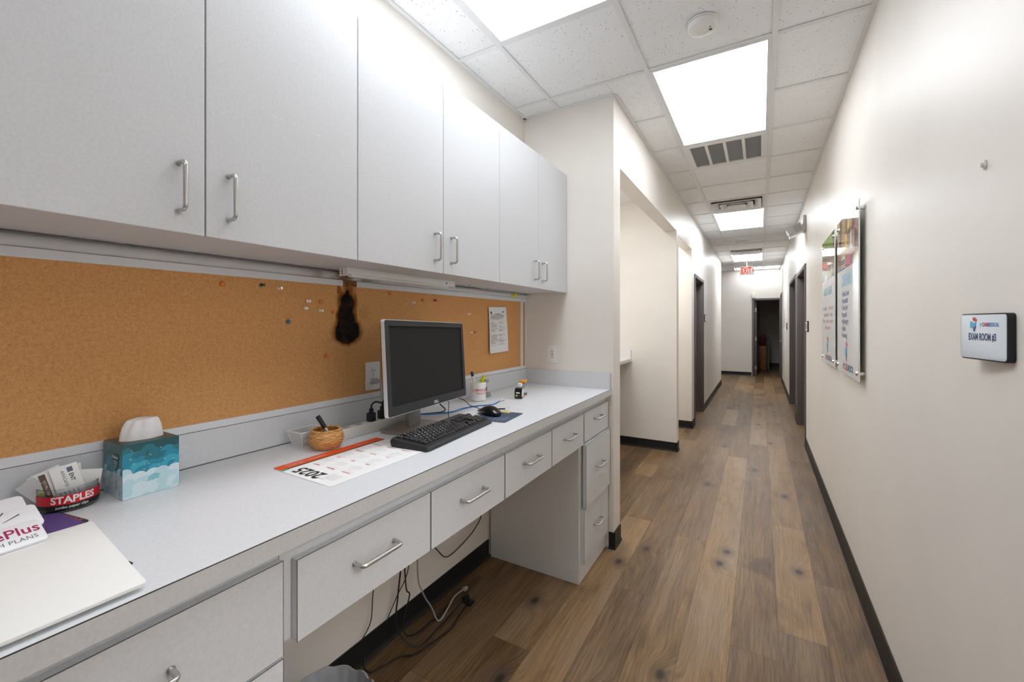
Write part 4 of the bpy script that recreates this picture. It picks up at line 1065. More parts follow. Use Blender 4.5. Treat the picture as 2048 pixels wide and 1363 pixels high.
# ------------------------------------------------------------------ tissue box
def tissue():
    x0, x1, y0, y1, zt = -1.402, -1.287, .404, .516, Z0+.127
    t = thing('tissue_box', 'teal cloud patterned tissue box on the desk', 'tissue box', ((x0+x1)/2, (y0+y1)/2, Z0))
    g = G(); g.box(x0, x1, y0, y1, Z0+.0006, zt, bev=.0012, seg=2); 
    rnd = random.Random(5)
    def discs(M, w, h):
        gd = G(); q = .0001
        gd.flat([(0, 0), (w, 0), (w, h), (0, h)], q, 1, M=M)
        v = h
        while v > -.012:
            f = 1-v/h
            u = rnd.uniform(-.02, 0)
            while u < w+.015:
                q += .0000035; rr = rnd.uniform(.009, .017)
                if f < .5: ci = min(3, max(0, int(f*7+rnd.uniform(-.6, .9))))
                else: ci = rnd.choice((4, 5, 5, 6, 6)) if f < .95 else rnd.choice((5, 6))
                if .42 < f < .55: ci = rnd.choice((2, 3, 3, 5))
                gd.flat(ell(u, v-rr*.4, rr, rr*.95, 28), q, ci, M=M); u += rr*rnd.uniform(1.0, 1.7)
            v -= .0125
        for k in range(16): q += .000003; gd.flat(ell(rnd.uniform(.01, w-.01), rnd.uniform(.02, h-.008), .0012, .0012, 10), q+.0001, 7, M=M)
        o = M.translation; X = (M @ Vector((1, 0, 0))-o); Y = (M @ Vector((0, 1, 0))-o)
        for co, no in ((o, -X), (o+X*w, X), (o, -Y), (o+Y*h, Y)):
            bmesh.ops.bisect_plane(gd.bm, geom=gd.bm.verts[:]+gd.bm.edges[:]+gd.bm.faces[:], plane_co=co, plane_no=no, clear_outer=True)
        me = bpy.data.meshes.new('t'); gd.bm.to_mesh(me); gd.bm.free(); g.bm.from_mesh(me); bpy.data.meshes.remove(me)
    discs(basis((x1, y0, Z0+.0006), (0, 1, 0), (0, 0, 1)), y1-y0, zt-Z0-.0006)
    discs(basis((x0, y0, Z0+.0006), (1, 0, 0), (0, 0, 1)), x1-x0, zt-Z0-.0006)
    discs(basis((x1, y1, Z0+.0006), (-1, 0, 0), (0, 0, 1)), x1-x0, zt-Z0-.0006)
    b = g.part('box', PRINT, t)
    cx, cy = (x0+x1)/2, (y0+y1)/2
    g = G(); g.prism(ell(cx, cy, .030, .048, 28), zt-.0005, zt+.0005); g.part('opening', mat('tissue_slot', (.16, .11, .09), .6), t)
    g = G(); lx = x0+.076; Mb = basis((lx, y0-.0008, zt-.040), (1, 0, 0), (0, 0, 1))
    g.prism([(-.017, .019), (.017, .019), (.018, .0), (.014, -.016), (.004, -.021), (-.009, -.017), (-.016, -.004)], 0, .0003, 1, M=Mb)
    g.text('Kleenex', .0105, Mb @ Matrix.Translation((0, .010, .0006)), 0, bold=.02, shear=.2)
    for k, w in enumerate((.012, .011, .008, .006)): g.flat([(-w, -.001-k*.005), (w, -.001-k*.005), (w, .0005-k*.005), (-w, .0005-k*.005)], .0006, 0, M=Mb)
    g.part('brand_badge', [WHITE, mat('badge_teal', (.012, .09, .11), .4)], t)
    # tissue: pleated cone of paper
    g = G(); n = 48; rings = []
    for i in range(11):
        v = i/10; z = zt-.004+.054*math.sin(min(1, v*1.05)*math.pi/2)
        ring = []
        for j in range(n):
            a = 2*math.pi*j/n; pl = 1+.13*math.sin(3*a+.6)*(.2+v)+.09*math.sin(7*a+1)*(.3+v)
            sc = (1-.50*v**1.3) if v < .85 else (1-.50*.85**1.3)*(1-(v-.85)/.15*.75)
            ring.append((cx-.001+.027*sc*math.cos(a)*pl, cy+.002+.044*sc*math.sin(a)*pl+.004*v, z+.004*math.sin(2*a+.5)*v*(1-.6*v)))
        rings.append(ring)
    g.loft(rings, cap=True); g.part('tissue', mat('tissue_paper', (.80, .79, .80), .8), t)
tissue()

# ------------------------------------------------------------------ clear tub with cards
def tub():
    c = Vector((-1.362, .333, Z0+.0006)); r = .049; h = .052
    t = thing('clear_tub', 'round clear plastic tub with red label band, full of business cards', 'tub', c)
    g = G(); g.lathe([(r-.003, 0), (r, .003), (r+.001, h), (r-.001, h), (r-.002, .004), (r-.004, .002), (.001, .002)], c, seg=64); g.part('tub_wall', CLEAR, t)
    vd = Vector((-c.x, -c.y, 0)).normalized(); vr = Vector((-vd.y, vd.x, 0))
    def band(z0, z1, a0, a1, m, nm, rr=r+.0016, mats=None, txt=None):
        g = G(); n = 40
        rows = [[c+(vd*math.cos(a)+vr*math.sin(a))*(rr+dr)+Vector((0, 0, z)) for a in [R(a0+(a1-a0)*k/n) for k in range(n+1)]] for z, dr in ((z0, 0), (z1, 0), (z1, -.0004), (z0, -.0004))]
        g.loft(rows+[rows[0]], cap=False, closed=False)
        for body, size, dx, z, bold, sx in (txt or []):
            gt = G(); gt.text(body, size, Matrix.Identity(4), 0, bold=bold, sx=sx)
            for v in gt.bm.verts:
                a = (v.co.x+dx)/rr; v.co = c+(vd*math.cos(a)+vr*math.sin(a))*(rr+.0004)+Vector((0, 0, z+v.co.y))
            for f in gt.bm.faces: f.material_index = 1
            me = bpy.data.meshes.new('t'); gt.bm.to_mesh(me); gt.bm.free(); g.bm.from_mesh(me); bpy.data.meshes.remove(me)
        g.part(nm, m, t)
    band(.018, .038, -88, 88, [RED, WHITE], 'red_band', txt=[('STAPLES', .0208, .008, .0277, .03, .97)])
    band(.008, .018, -88, 88, [BLACK, WHITE], 'black_band', txt=[('jumbo paper clips', .0075, .006, .0125, .01, 1.)])
    U = Vector((0, 0, 1))
    def card(name, lean, side, rot, up, w, h, label, mats, deco=None, d=0.):
        nrm = (vd*math.cos(R(lean))+U*math.sin(R(lean))).normalized(); x = vr
        y = nrm.cross(x).normalized()
        M = basis(c+vd*d+vr*side+U*up, x, y) @ Matrix.Rotation(R(rot), 4, 'Z')
        g = G(); g.prism(rrect(w, h, .001, oy=h/2), 0, .0006, M=M)
        if deco: deco(g, M, w, h)
        g.thing(name, mats, label, 'business card', 'business cards in the clear tub')
    def ent(g, M, w, h):
        Mt = M @ Matrix.Translation((0, h*.52, .0009)) @ Matrix.Rotation(R(-90), 4, 'Z')
        g.text('ENT', .0095, Mt @ Matrix.Translation((-.012, .008, 0)), 1, bold=.02); g.text('ASSOCIATES', .0068, Mt @ Matrix.Translation((-.012, -.004, 0)), 1)
        g.flat([(.004, h-.006), (.013, h-.006), (.013, h-.017), (.004, h-.017)], .0008, 2, M=M)
        for k in range(5): g.flat([(-.018+k*.007, .006), (-.017+k*.007, .006), (-.017+k*.007, .03), (-.018+k*.007, .03)], .0008, 2, M=M)
    def brown(g, M, w, h):
        g.flat([(-w/2+.0005, .001), (-w/2+.011, .001), (-w/2+.011, h-.001), (-w/2+.0005, h-.001)], .0008, 1, M=M)
        g.text('727-791-1368  FAX', .0062, M @ Matrix.Translation((-w/2+.006, h*.5, .0011)) @ Matrix.Rotation(R(-90), 4, 'Z'), 2)
    BR = mat('card_brown', (.14, .075, .05), .5); inkb = mat('card_ink', (.12, .14, .22), .6)
    card('business_card', 8, .011, 14, .012, .044, .086, 'white business card with dark printing at the front of the clear tub', [CARDW, INKB, inkb], ent, d=.024)
    card('business_card', 10, -.003, 15, .012, .052, .078, 'business card with brown edge stripe in the clear tub', [CARDW, BR, WHITE], brown, d=.016)
    card('business_card', 6, -.006, 24, .010, .052, .084, 'plain white business card leaning left in the clear tub', [CARDW], d=.008)
    card('business_card', 4, .020, -10, .010, .050, .066, 'plain white business card leaning right in the clear tub', [CARDW], d=.004)
    def yl(g, M, w, h): g.prism(ell(.0, .034, .0065, .0055, 18), .0007, .001, 1, M=M); g.text('13', .006, M @ Matrix.Translation((0, .034, .0013)), 2)
    card('business_card', 3, -.022, 38, .012, .032, .074, 'grey white card with yellow dot sticking out left of the tub', [mat('card_grey', (.55, .55, .54), .6), YEL, INKB], yl, d=.010)
    card('business_card', -4, .000, 5, .010, .052, .080, 'white card at the back of the clear tub', [WHITEP], d=-.014)
    card('business_card', -2, -.012, 16, .010, .050, .080, 'white card second from the back of the clear tub', [CARDW], d=-.006)
tub()

# ------------------------------------------------------------------ folders and pads at the lower left
def sheet_box(name, pts, z0, z1, mats, label, cat, r=0):
    g = G(); g.prism(pts, z0, z1, bev=.0012); return g.thing(name, mats, label, cat)
g = G(); Mn = Matrix.Translation((-1.262, .238, Z0)) @ Matrix.Rotation(R(100), 4, 'Z')
NB1 = mat('notebook_dark', (.03, .05, .05), .4, noise=.9, nscale=60)
g.prism(rrect(.16, .125, .004), .0006, .0036, M=Mn)
for k in range(5): g.flat([(.066, -.05+k*.016), (.077, -.045+k*.016), (.077, -.038+k*.016), (.066, -.041+k*.016)], .0039, 1, M=Mn)
g.thing('patterned_booklet', [NB1, RED], 'dark patterned booklet peeking out from under the purple folder', 'booklet')
g = G(); g.prism([(-1.205, .10), (-1.205, .318), (-1.312, .305), (-1.335, .275), (-1.335, .10)], Z0+.0042, Z0+.0052); g.thing('purple_folder', mat('purple_card', (.095, .055, .23), .5), 'purple folder sticking out behind the white folder', 'folder')
t = thing('ballpoint_pen', 'black pen tip poking out from under the white folder', 'pen', (-.93, .295, Z0))
pa, pb = Vector((-.9280, .3035, Z0+.0046)), Vector((-1.030, .2650, Z0+.0046))
g = G(); g.tube([pa, pa.lerp(pb, .06), pa.lerp(pb, .4)], [.0022, .0036, .0038], seg=14); g.part('cap', BLACK, t)
g = G(); g.tube([pa.lerp(pb, .4), pb], .0034, seg=14); g.part('barrel', DGREY, t)
# white folder lies on pen, purple folder and booklet
zf = Z0+.0100
g = G(); g.prism([(-.828, .03), (-.828, .286), (-.832, .290), (-1.176, .322), (-1.180, .318), (-1.180, .03)], zf, zf+.0022, bev=.0006); g.prism([(-.830, .03), (-.830, .287), (-1.178, .319), (-1.178, .03)], zf-.004, zf-.0008)
g.thing('white_folder', CARDW, 'large blank white folder at the front left of the worktop', 'folder')
# leaning tabbed packets on the folder
def packet(o, w, h, tilt, lab, deco, th=.005, z=0):
    t = thing('info_packet', lab, 'packet', o, 'white information packets stacked on the folder')
    r = Vector((-.11, .99, 0)).normalized(); back = Vector((-.99, -.11, 0)); u = (back*math.cos(R(tilt))+Vector((0, 0, 1))*math.sin(R(tilt))).normalized()
    M = basis(o, r, u)
    g = G(); g.prism(rrect(w, h, .006, ox=-w/2, oy=h/2), 0, th, M=M, bev=.0012)
    g.part('card', mat('packet_white', (.80, .80, .83), .3), t)
    g = G(); deco(g, M @ Matrix.Translation((0, 0, th+.0003))); g.part('lettering', [mat('plum_print', (.35, .01, .09), .5), INK, INKB], t)
def plus(g, M):
    g.text('CarePlus', .028, M @ Matrix.Translation((-.003, .034, 0)), 0, bold=.012, align='RIGHT'); g.text('HEALTH PLANS', .0125, M @ Matrix.Translation((-.010, .0140, 0)), 1, align='RIGHT', space=1.05)
def sun(g, M):
    for a in (25, 48, 72, 95, 120):
        d = Vector((math.cos(R(a)), math.sin(R(a)))); n = Vector((-d.y, d.x))*.0011; c0 = Vector((-.075, .014)); p, q = c0+d*.030, c0+d*(.050+.006*(a % 3))
        g.flat([tuple(p-n*.4), tuple(q-n), tuple(q+n), tuple(p+n*.4)], 0, 2, M=M)
    g.text('SUNRAY', .022, M @ Matrix.Translation((-.085, .028, 0)), 2, align='RIGHT')
packet(Vector((-1.146, .2530, zf+.0028)), .20, .055, 30, 'white packet with plum lettering, frontmost on the white folder', plus)
packet(Vector((-1.182, .2560, zf+.0215)), .20, .055, 30, 'white packet with black sun rays, behind the plum lettered one', sun)
packet(Vector((-1.226, .2460, zf+.0330)), .20, .050, 34, 'blank white packet rearmost of the three on the folder', lambda g, M: g.flat([(-.16, .01), (-.12, .01), (-.12, .012), (-.16, .012)], 0, 1, M=M))

# ------------------------------------------------------------------ under the desk
XW = XA+.010
def cable(name, pts, r, m, label):
    g = G(); g.tube(spline(pts, 8), r, seg=8); return g.thing(name, m, label, 'cable', 'loose cables under the desk')
fz = .006
cable('hanging_cable', [(-1.40, 1.31, .80), (-1.405, 1.30, .45), (-1.41, 1.262, .30), (-1.415, 1.252, .17), (-1.415, 1.205, .12)], .0022, PLBLACK, 'thin black cable hanging alone at the left under the desk')
t = thing('hanging_cable', 'thick black cable under the desk ending in a bunch of connectors', 'cable', (-1.33, 1.5, 0), 'loose cables under the desk')
g = G(); g.tube(spline([(-1.37, 1.395, .76), (-1.375, 1.39, .40), (-1.38, 1.372, .22), (-1.38, 1.360, .12), (-1.355, 1.370, .05), (-1.31, 1.40, .009), (-1.285, 1.445, .007), (-1.292, 1.52, .007), (-1.290, 1.60, .010), (-1.292, 1.66, .018), (-1.292, 1.74, .022)]), .0036, seg=8); g.part('cable', PLBLACK, t)
Mv = basis((-1.292, 1.735, .022), (.10, 1, 0), (0, 0, 1)); g = G(); g.box(0, .038, -.012, .018, -.009, .009, bev=.003, M=Mv); g.part('connector', BLACK, t)
g = G(); g.box(.038, .046, -.009, .013, -.005, .005, bev=.001, M=Mv); g.part('metal_tip', STEEL, t)
cable('hanging_cable', [(-1.388, 1.455, .76), (-1.390, 1.425, .40), (-1.392, 1.435, .22), (-1.395, 1.46, .17), (-1.395, 1.42, .075), (-1.375, 1.42, .02), (-1.352, 1.48, .007), (-1.352, 1.56, .007), (-1.338, 1.60, .008), (-1.335, 1.68, .03)], .0032, PLBLACK, 'black cable with a kink, middle of the bundle under the desk')
cable('hanging_cable', [(-1.405, 1.50, .76), (-1.408, 1.475, .32), (-1.415, 1.40, .19), (-1.418, 1.355, .13), (-1.418, 1.350, .11)], .0022, PLBLACK, 'thin black cable slanting behind the bundle under the desk')
t = thing('hanging_cable', 'grey cable looping to the floor under the desk', 'cable', (-1.34, 1.55, 0), 'loose cables under the desk')
g = G(); g.tube(spline([(-1.36, 1.49, .76), (-1.36, 1.475, .30), (-1.355, 1.505, .17), (-1.345, 1.555, .075), (-1.322, 1.565, .022), (-1.308, 1.58, .018), (-1.312, 1.63, .035), (-1.322, 1.70, .055), (-1.318, 1.77, .055)]), .0036, seg=8); g.part('cable', CABGREY, t)
Mv = basis((-1.318, 1.765, .055), (.15, 1, -.1), (0, 0, 1)); g = G(); g.box(0, .03, -.008, .008, -.008, .008, bev=.002, M=Mv); g.part('connector', GREY, t)
cable('floor_cable', [(-1.268, 1.73, .012), (-1.262, 1.66, .005), (-1.252, 1.62, .005), (-1.240, 1.57, .005), (-1.250, 1.50, .005), (-1.262, 1.44, .005), (-1.278, 1.37, .005), (-1.325, 1.325, .005), (-1.35, 1.25, .005), (-1.365, 1.21, .005), (-1.395, 1.20, .02), (-1.412, 1.215, .06)], .0033, PLBLACK, 'black cable lying along the floor to the baseboard, front strand under the desk')
g = G(); g.box(-1.285, -1.255, 1.74, 1.785, .0006, .009, bev=.003); g.thing('connector_block', BLACK, 'black connector lying at the end of the floor cables', 'connector')
g = G(); g.tube(spline([(-1.405, 1.98, .74), (-1.405, 2.06, .60), (-1.405, 2.07, .34), (-1.405, 2.00, .255), (-1.405, 1.86, .215), (-1.40, 1.735, .215), (-1.40, 1.66, .285), (-1.40, 1.60, .36)], 8), .0030, seg=8)
g.thing('hanging_cable', PLBLACK, 'black cable sagging in a loop beside the pedestal', 'cable', 'loose cables under the desk')
# waste bin with bag
def bin_():
    c = Vector((-1.105, .815, 0)); t = thing('waste_bin', 'waste bin lined with a clear bag under the desk', 'waste bin', c)
    g = G(); g.lathe([(.10, .0), (.102, .002), (.128, .285), (.131, .29), (.127, .29), (.099, .006), (.001, .006)], c, seg=48); g.part('bin_body', mat('bin_black', (.03, .03, .03), .5), t)
    g = G(); n = 96; rings = []
    for r0, z, amp in ((.134, .20, .003), (.135, .26, .003), (.136, .292, .002), (.134, .303, .002), (.126, .308, .002), (.117, .25, .002), (.094, .15, .005)):
        rings.append([(c.x+(r0+amp*math.sin(11*a+z*30)+.5*amp*math.sin(23*a))*math.cos(a), c.y+(r0+amp*math.sin(11*a+z*30)+.5*amp*math.sin(23*a))*math.sin(a), z+.006*math.sin(3*a)+.003*math.sin(13*a)) for a in [2*math.pi*k/n for k in range(n)]])
    g.loft(rings, cap=False); g.part('liner_bag', mat('bag_film', (.42, .43, .45), .2, trans=.1), t)
bin_()

# ------------------------------------------------------------------ right wall
SK = [mat('skin_a', (.55, .30, .20), .25), mat('skin_b', (.36, .18, .10), .25), mat('hair_brown', (.09, .045, .02), .3), mat('shirt_pink', (.65, .12, .22), .25), mat('shirt_white', (.72, .72, .72), .25), mat('shirt_aqua', (.25, .60, .62), .25), mat('photo_dark', (.06, .04, .04), .25), mat('photo_green', (.27, .52, .03), .25), mat('photo_warm', (.42, .24, .12), .25), mat('photo_yellow', (.72, .55, .10), .25), mat('shirt_blue', (.12, .22, .50), .25), mat('hair_blonde', (.55, .36, .14), .3)]
POSTER = mat('acrylic_print', (.74, .745, .75), .03, spec=.5, coat=.3)
for m in SK: m.node_tree.nodes['Principled BSDF'].inputs['Roughness'].default_value = .03; m.node_tree.nodes['Principled BSDF'].inputs['Coat Weight'].default_value = .3
LB = mat('title_blue', (.22, .62, .80), .05); DB = mat('text_blue', (.05, .09, .36), .05); TR = mat('text_red', (.68, .06, .06), .05); LOGOB = mat('logo_blue', (.06, .42, .72), .05); LOGOR = mat('logo_red', (.60, .03, .05), .05); LOGON = mat('logo_navy', (.03, .07, .24), .05)
EDGE = mat('acrylic_edge', (.75, .80, .78), .05)
def logo(g, M, s, mr, mb, mn):
    heart = [(0, -.22), (.28, .08), (.30, .26), (.18, .36), (.05, .30), (0, .20), (-.05, .30), (-.18, .36), (-.30, .26), (-.28, .08)]
    g.prism([(x*s*.62+.02*s, y*s*.62+.30*s) for x, y in heart], 0, .0001, mr, M=M)
    g.prism([(x*s*.40+.24*s, y*s*.40+.24*s) for x, y in heart], .0001, .0002, mr, M=M)
    hand = [(-.42, .22), (-.18, .16), (.02, .02), (.18, .14), (.30, .18), (.24, .02), (.08, -.20), (-.10, -.34), (-.44, -.30), (-.46, -.05)]
    g.prism([(x*s, y*s) for x, y in hand], .00015, .0003, mb, M=M)
    g.prism([(x*s, y*s) for x, y in [(-.02, -.34), (.12, -.22), (.24, -.06), (.24, -.26), (.06, -.62), (-.10, -.46)]], .0002, .00035, mn, M=M)
def brand(g, M, size, w, r_, b):
    # three words set one after another
    g.text('MY', size, M @ Matrix.Translation((-.42*w, 0, 0)), w_ := LIDX['lb'], bold=.02, sx=.75)
    g.text('CARE', size, M @ Matrix.Translation((-.14*w, 0, 0)), LIDX['r'], bold=.04, sx=.75)
    g.text('MEDICAL', size, M @ Matrix.Translation((.36*w, 0, 0)), LIDX['b'], bold=.04, sx=.75)
LIDX = {'lb': 0, 'r': 1, 'b': 2}
class Pic:
    """ordered flat shapes, turned into one sheet of small cells"""
    def __init__(p): p.sh = []
    def add(p, poly, m):
        xs = [q[0] for q in poly]; ys = [q[1] for q in poly]; p.sh.append((min(xs), max(xs), min(ys), max(ys), poly, m))
    def at(p, x, y):
        for x0, x1, y0, y1, poly, m in reversed(p.sh):
            if x < x0 or x > x1 or y < y0 or y > y1: continue
            c = False; n = len(poly)
            for k in range(n):
                (ax, ay), (bx, by) = poly[k], poly[k-1]
                if (ay > y) != (by > y) and x < (bx-ax)*(y-ay)/(by-ay)+ax: c = not c
            if c: return m
        return 8
    def sheet(p, x0, x1, y0, y1, z, M, dx=.006, dy=.0045):
        nx, ny = max(1, int((x1-x0)/dx)), max(1, int((y1-y0)/dy)); bm = bmesh.new()
        V = [[bm.verts.new((x0+(x1-x0)*i/nx, y0+(y1-y0)*j/ny, z)) for i in range(nx+1)] for j in range(ny+1)]
        for j in range(ny):
            for i in range(nx):
                f = bm.faces.new((V[j][i], V[j][i+1], V[j+1][i+1], V[j+1][i])); f.material_index = p.at(x0+(x1-x0)*(i+.5)/nx, y0+(y1-y0)*(j+.5)/ny)
        g = G(); g.add(bm, 0, M, keep=True); return g
def person(p, x, y, s, top, skin, hair, stripes=None):
    p.add([(x-.5*s, y-1.5*s), (x-.48*s, y-.75*s), (x-.2*s, y-.55*s), (x+.2*s, y-.55*s), (x+.48*s, y-.75*s), (x+.5*s, y-1.5*s)], top)
    if stripes is not None:
        for k in range(7): p.add([(x-.47*s, y-1.42*s+k*.1*s), (x+.47*s, y-1.42*s+k*.1*s), (x+.47*s, y-1.37*s+k*.1*s), (x-.47*s, y-1.37*s+k*.1*s)], stripes)
    p.add([(x-.12*s, y-.62*s), (x+.12*s, y-.62*s), (x+.12*s, y-.2*s), (x-.12*s, y-.2*s)], skin)
    p.add(ell(x, y+.02*s, .34*s, .42*s), hair); p.add(ell(x, y-.05*s, .25*s, .34*s), skin)
    for d in (-.09, .09): p.add(ell(x+d*s, y, .05*s, .03*s, 8), hair)
    p.add(ell(x, y-.2*s, .10*s, .035*s, 10), 3)
def poster(y0, y1, z0, z1, label, which):
    xg = XR-.030; cy, cz = (y0+y1)/2, (z0+z1)/2; w, h = y1-y0, z1-z0
    t = thing('wall_poster', label, 'poster', (xg, cy, z0), 'acrylic posters on the right wall')
    M = onR(cy, cz, xg)
    g = G(); g.box(-w/2, w/2, -h/2, h/2, -.006, -.0004, 1, M=M); g.box(-w/2, w/2, -h/2, h/2, -.0006, 0, 0, M=M); g.part('panel', [POSTER, EDGE], t)
    ph = 1.738-cz      # picture's lower edge
    pic = Pic()
    def T(b, s, x, z, m, **k): gt.text(b, s, M @ Matrix.Translation((x, z-cz, .0006)), m, **k)
    a, b = -w/2+.0005, w/2-.0005; top = h/2-.0005
    if which == 1:
        for k in range(9):
            xx = a+.02+(b-a-.14)*k/8; pic.add([(xx, ph+.12), (xx+.09, ph+.12), (xx+.07, top), (xx+.01, top)], [9, 6, 8, 11, 6, 9, 2, 6, 3][k])
        for args in ((-.26, ph+.21, .11, 6, 0, 2), (-.02, ph+.25, .10, 9, 1, 2), (.13, ph+.24, .10, 4, 0, 11), (.26, ph+.23, .11, 6, 1, 2), (-.12, ph+.17, .15, 4, 0, 11, 6), (.06, ph+.15, .14, 3, 0, 2), (.20, ph+.14, .14, 6, 0, 2), (-.24, ph+.10, .14, 10, 0, 2)): person(pic, *args)
    else:
        pic.add([(a, ph), (b, ph), (b, top), (a, top)], 6)
        pic.add([(a+.06, ph+.17), (b-.08, ph+.17), (b-.08, top), (a+.06, top)], 7)
        for args in ((-.22, ph+.16, .13, 6, 1, 2), (.24, ph+.21, .14, 4, 0, 2), (.0, ph+.14, .14, 5, 0, 11), (-.12, ph+.12, .12, 4, 0, 2), (.14, ph+.13, .13, 9, 0, 11), (.25, ph+.11, .13, 6, 0, 2)): person(pic, *args)
    g = pic.sheet(a, b, ph, top, .0003, M)
    g.part('crowd_photograph', SK, t)
    gt = G()
    if which == 1:
        T('CORE VALUES', .098, .0, 1.668, 3, bold=.03, sx=.56)
        for k, s in enumerate(('Patient-Centric', 'Accountable', 'Team-Based', 'Respectful', 'High Integrity', 'Humble', 'Fun-loving!')): T('\u2022 '+s, .046, -.17, 1.592-k*.0405, 4, bold=.012, sx=.8, align='LEFT')
    else:
        T('MISSION STATEMENT', .080, .0, 1.650, 3, bold=.03, sx=.56)
        for k, (s, m, x) in enumerate((('To provide the', 4, -.15), ('highest quality,', 1, .15), ('most cost-effective', 1, -.07), ('care on a', 4, .20), ('24/7 basis', 1, -.2), ('with an', 4, -.01), ('exceptional', 1, .18), ('patient experience!', 1, .0))):
            T(s, .042, x, 1.530-[0, 0, 1, 1, 2, 2, 2, 3][k]*.047, m, sx=.85)
    logo(gt, M @ Matrix.Translation((-.01, 1.265-cz, .0006)), .105, 1, 5, 6)
    LIDX.update(lb=5, r=1, b=2); brand(gt, M @ Matrix.Translation((.02, 1.168-cz, .0006)), .050, .28, 0, 0)
    gt.part('lettering', [LB, TR, mat('text_midblue', (.06, .16, .42), .05), LB, DB, LOGOB, LOGON], t)
    for sy in (-1, 1):
        for sz in (-1, 1):
            py, pz = cy+sy*(w/2-.035), cz+sz*(h/2-.04)
            g = G(); g.cyl((XR-.001, py, pz), (xg+.006, py, pz), .0105); g.cyl((xg, py, pz), (xg-.007, py, pz), .0115, .0095); g.part('standoff', CHROME, t)
poster(2.72, 3.40, 1.125, 2.045, 'nearer acrylic wall poster listing core values under a crowd photograph', 1)
poster(3.53, 4.17, 1.125, 2.045, 'farther acrylic wall poster with red and blue mission text', 2)

def room_sign(label):
    w, h, z = .1645, .105, 1.3895
    near = Vector((.4405, 1.276, z)); far = Vector((.4180, 1.439, z)); r = (near-far).normalized(); c0 = (near+far)/2
    t = thing('room_sign', label, 'sign', (XR, 1.36, z-h/2)); M = basis(c0, r, (0, 0, 1)) @ Matrix.Translation((0, 0, -.0135))
    g = G(); g.prism(rrect(w, h, .009), 0, .0125, M=M, bev=.0015); g.part('frame', mat('sign_black', (.010, .010, .014), .3), t)
    g = G(); g.box(.424, XR-.001, 1.37, 1.405, z-.02, z+.02, bev=.002, M=Matrix.Translation((.0115, 0, 0))); g.part('wall_bracket', BLACK, t)
    g = G(); g.prism(rrect(w-.006, h-.006, .007), .0122, .0135, M=M, bev=.0004); g.part('face', mat('sign_face', (.66, .72, .78), .3), t)
    g = G(); LIDX.update(lb=0, r=1, b=2)
    g.text('EXAM ROOM #3', .0222, M @ Matrix.Translation((-.0005, -.001, .0138)), 3, bold=.03, sx=.60)
    logo(g, M @ Matrix.Translation((-.029, .029, .0138)), .030, 1, 4, 5)
    brand(g, M @ Matrix.Translation((.020, .027, .0138)), .0118, .052, 0, 0)
    g.part('lettering', [LB, LOGOR, mat('brand_blue', (.10, .25, .52), .3), mat('sign_navy', (.01, .045, .16), .3), LOGOB, LOGON], t)
room_sign('black framed sign reading EXAM ROOM #3 on the right wall')

g = G(); M = onR(1.415, 1.789, XR-.0005)
g.prism([(-.006, .008), (.006, .010), (.008, -.004), (.002, -.012), (-.007, -.008)], 0, .004, M=M, bev=.001); g.prism(ell(.002, .0, .003, .006, 12), .003, .010, M=M)
g.thing('wall_anchor', mat('anchor_white', (.70, .67, .62), .6), 'small pale anchor stub stuck on the bare right wall', 'wall anchor')

# emergency light
t = thing('emergency_wall_lamp', 'grey tilted emergency light high on the right wall', 'emergency light', (XR, 6.05, 2.48))
EG = mat('emergency_grey', (.58, .59, .60), .45)
g = G(); g.box(XR-.032, XR-.001, 5.93, 6.14, 2.49, 2.665, bev=.006); g.part('wall_plate', EG, t)
Ml = Matrix.Translation((XR-.030, 6.035, 2.535)) @ Matrix.Rotation(R(-24), 4, 'Y')
g = G(); g.loft([[(-.005, -.10, -.045), (-.005, .10, -.045), (-.005, .10, .06), (-.005, -.10, .06)], [(-.09, -.10, -.035), (-.09, .10, -.035), (-.09, .10, .062), (-.09, -.10, .062)], [(-.155, -.085, -.02), (-.155, .085, -.02), (-.155, .085, .045), (-.155, -.085, .045)]], M=Ml)
for k in range(6): g.box(-.085+k*.012, -.080+k*.012, -.103, -.098, -.025, .05, 1, M=Ml)
g.part('lamp_head', [EG, GREY], t)
g = G(); g.box(-.157, -.012, -.085, .085, -.050, -.034, bev=.004, M=Ml); g.part('lens', mat('emergency_lens', (.80, .80, .80), .15), t)

# small plates along the corridor
def plate(y, z, w, h, m, label, name='wall_plate', cat='sign', d=.012, inner=None):
    t = thing(name, label, cat, (XR, y, z)); M = onR(y, z, XR-.001)
    g = G(); g.prism(rrect(w, h, .004), 0, d, M=M, bev=.001); g.part('plate_body', m, t)  # the solid plate itself
    if inner: g = G(); g.prism(rrect(w*.8, h*.85, .003), d-.001, d+.0012, M=M); g.prism(ell(0, 0, w*.16, w*.16, 14), d, d+.0018, 1, M=M); g.part('face', inner, t)
plate(5.74, 1.385, .22, .118, BLACK, 'small black and white plate beside the nearest right door', inner=[WHITE, LOGON])
plate(10.0, 1.36, .20, .13, mat('plate_brown', (.16, .14, .13), .5), 'dark small plate beside the second right door', 'room_plate')
plate(10.95, 1.535, .26, .36, mat('plate_board', (.62, .64, .66), .3), 'tall pale framed board on the right wall near the far end', 'notice_board', 'notice board')
g = G(); M = onR(10.5, .33, XR-.001); g.prism(rrect(.075, .12, .004), 0, .006, M=M); g.thing('wall_outlet', WHITE, 'white outlet plate low on the right wall near the far end', 'outlet')
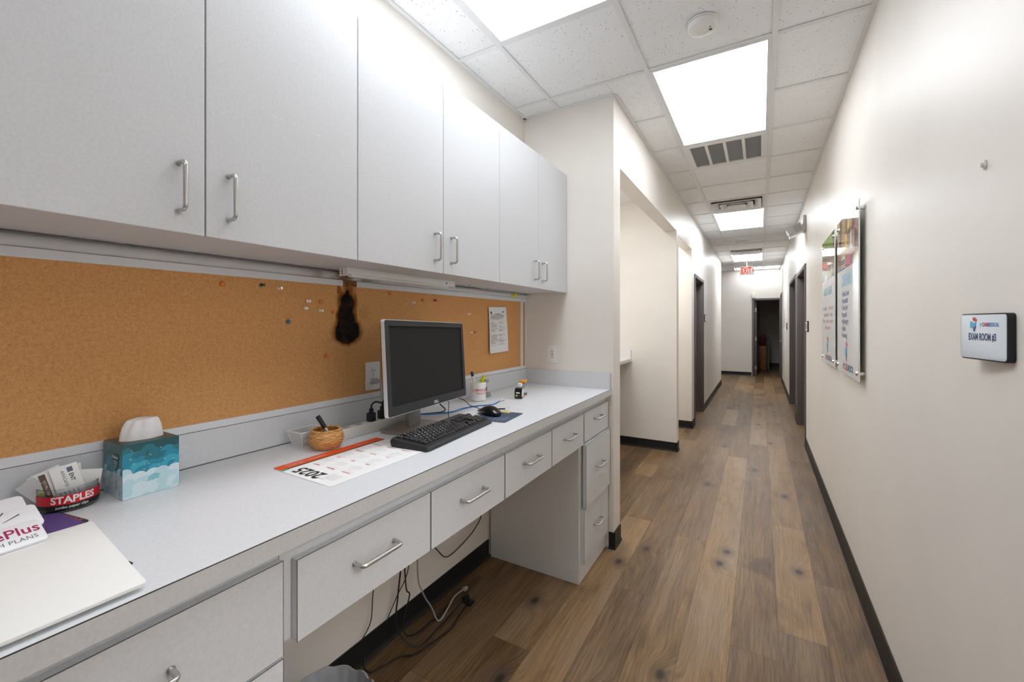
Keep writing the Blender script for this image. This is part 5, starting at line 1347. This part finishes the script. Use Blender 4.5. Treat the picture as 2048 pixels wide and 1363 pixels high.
t = thing('sensor_box', 'small white sensor box above the far doorway', 'sensor', (-.165, YEND, 2.09))
g = G(); g.box(-.20, -.13, YEND-.05, YEND-.001, 2.088, 2.235, bev=.006); g.part('body', WHITE, t)
t = thing('door_plate', 'small grey plate beside the left corridor doorway', 'sign', (XL, 7.75, 1.45)); M = onL(7.72, 1.505, XL+.001)
g = G(); g.prism(rrect(.24, .118, .004), 0, .014, M=M, bev=.001); g.part('plate_body', DGREY, t)  # solid plate behind the white face
g = G(); g.prism(rrect(.20, .10, .003), .0135, .0155, M=M); g.part('face', WHITE, t)

# nook counter
t = thing('nook_counter', 'pale counter with backsplash inside the bright nook', 'counter', (-1.65, 4.0, .97))
g = G(); g.box(NB+.002, -1.292, 3.2, 4.983, .975, 1.012, bev=.002); g.part('top', mat('nook_laminate', (.72, .70, .68), .4), t)
g = G(); g.box(NB+.002, -1.298, 4.963, 4.983, 1.0125, 1.115); g.part('backsplash', mat('nook_splash', (.74, .72, .71), .4), t)
g = G(); g.box(NB+.002, -1.36, 3.2, 3.24, 0, .974); g.part('side_panel', LAM, t)

# ------------------------------------------------------------------ world, camera, view
w = bpy.data.worlds.new('World'); S.world = w; w.use_nodes = True
w.node_tree.nodes['Background'].inputs['Color'].default_value = (.9, .95, 1, 1); w.node_tree.nodes['Background'].inputs['Strength'].default_value = .05
cam = bpy.data.cameras.new('camera'); co = bpy.data.objects.new('camera', cam); COL.objects.link(co)
cam.sensor_width = 36; cam.lens = 854.0/2048*36; cam.shift_y = -(681.5-646.0)/2048; cam.clip_start = .02; cam.clip_end = 60
co.location = (0, 0, H); co.rotation_euler = (R(90), 0, R(30.2))
S.camera = co
vs = S.view_settings; vs.view_transform = 'Standard'; vs.look = 'None'; vs.gamma = 1; vs.exposure = 1.19; vs.use_curve_mapping = False
S.cycles.max_bounces = 16; S.cycles.diffuse_bounces = 12; S.cycles.glossy_bounces = 4; S.cycles.transmission_bounces = 8
S.cycles.caustics_reflective = False; S.cycles.caustics_refractive = False
S.cycles.sample_clamp_indirect = 6
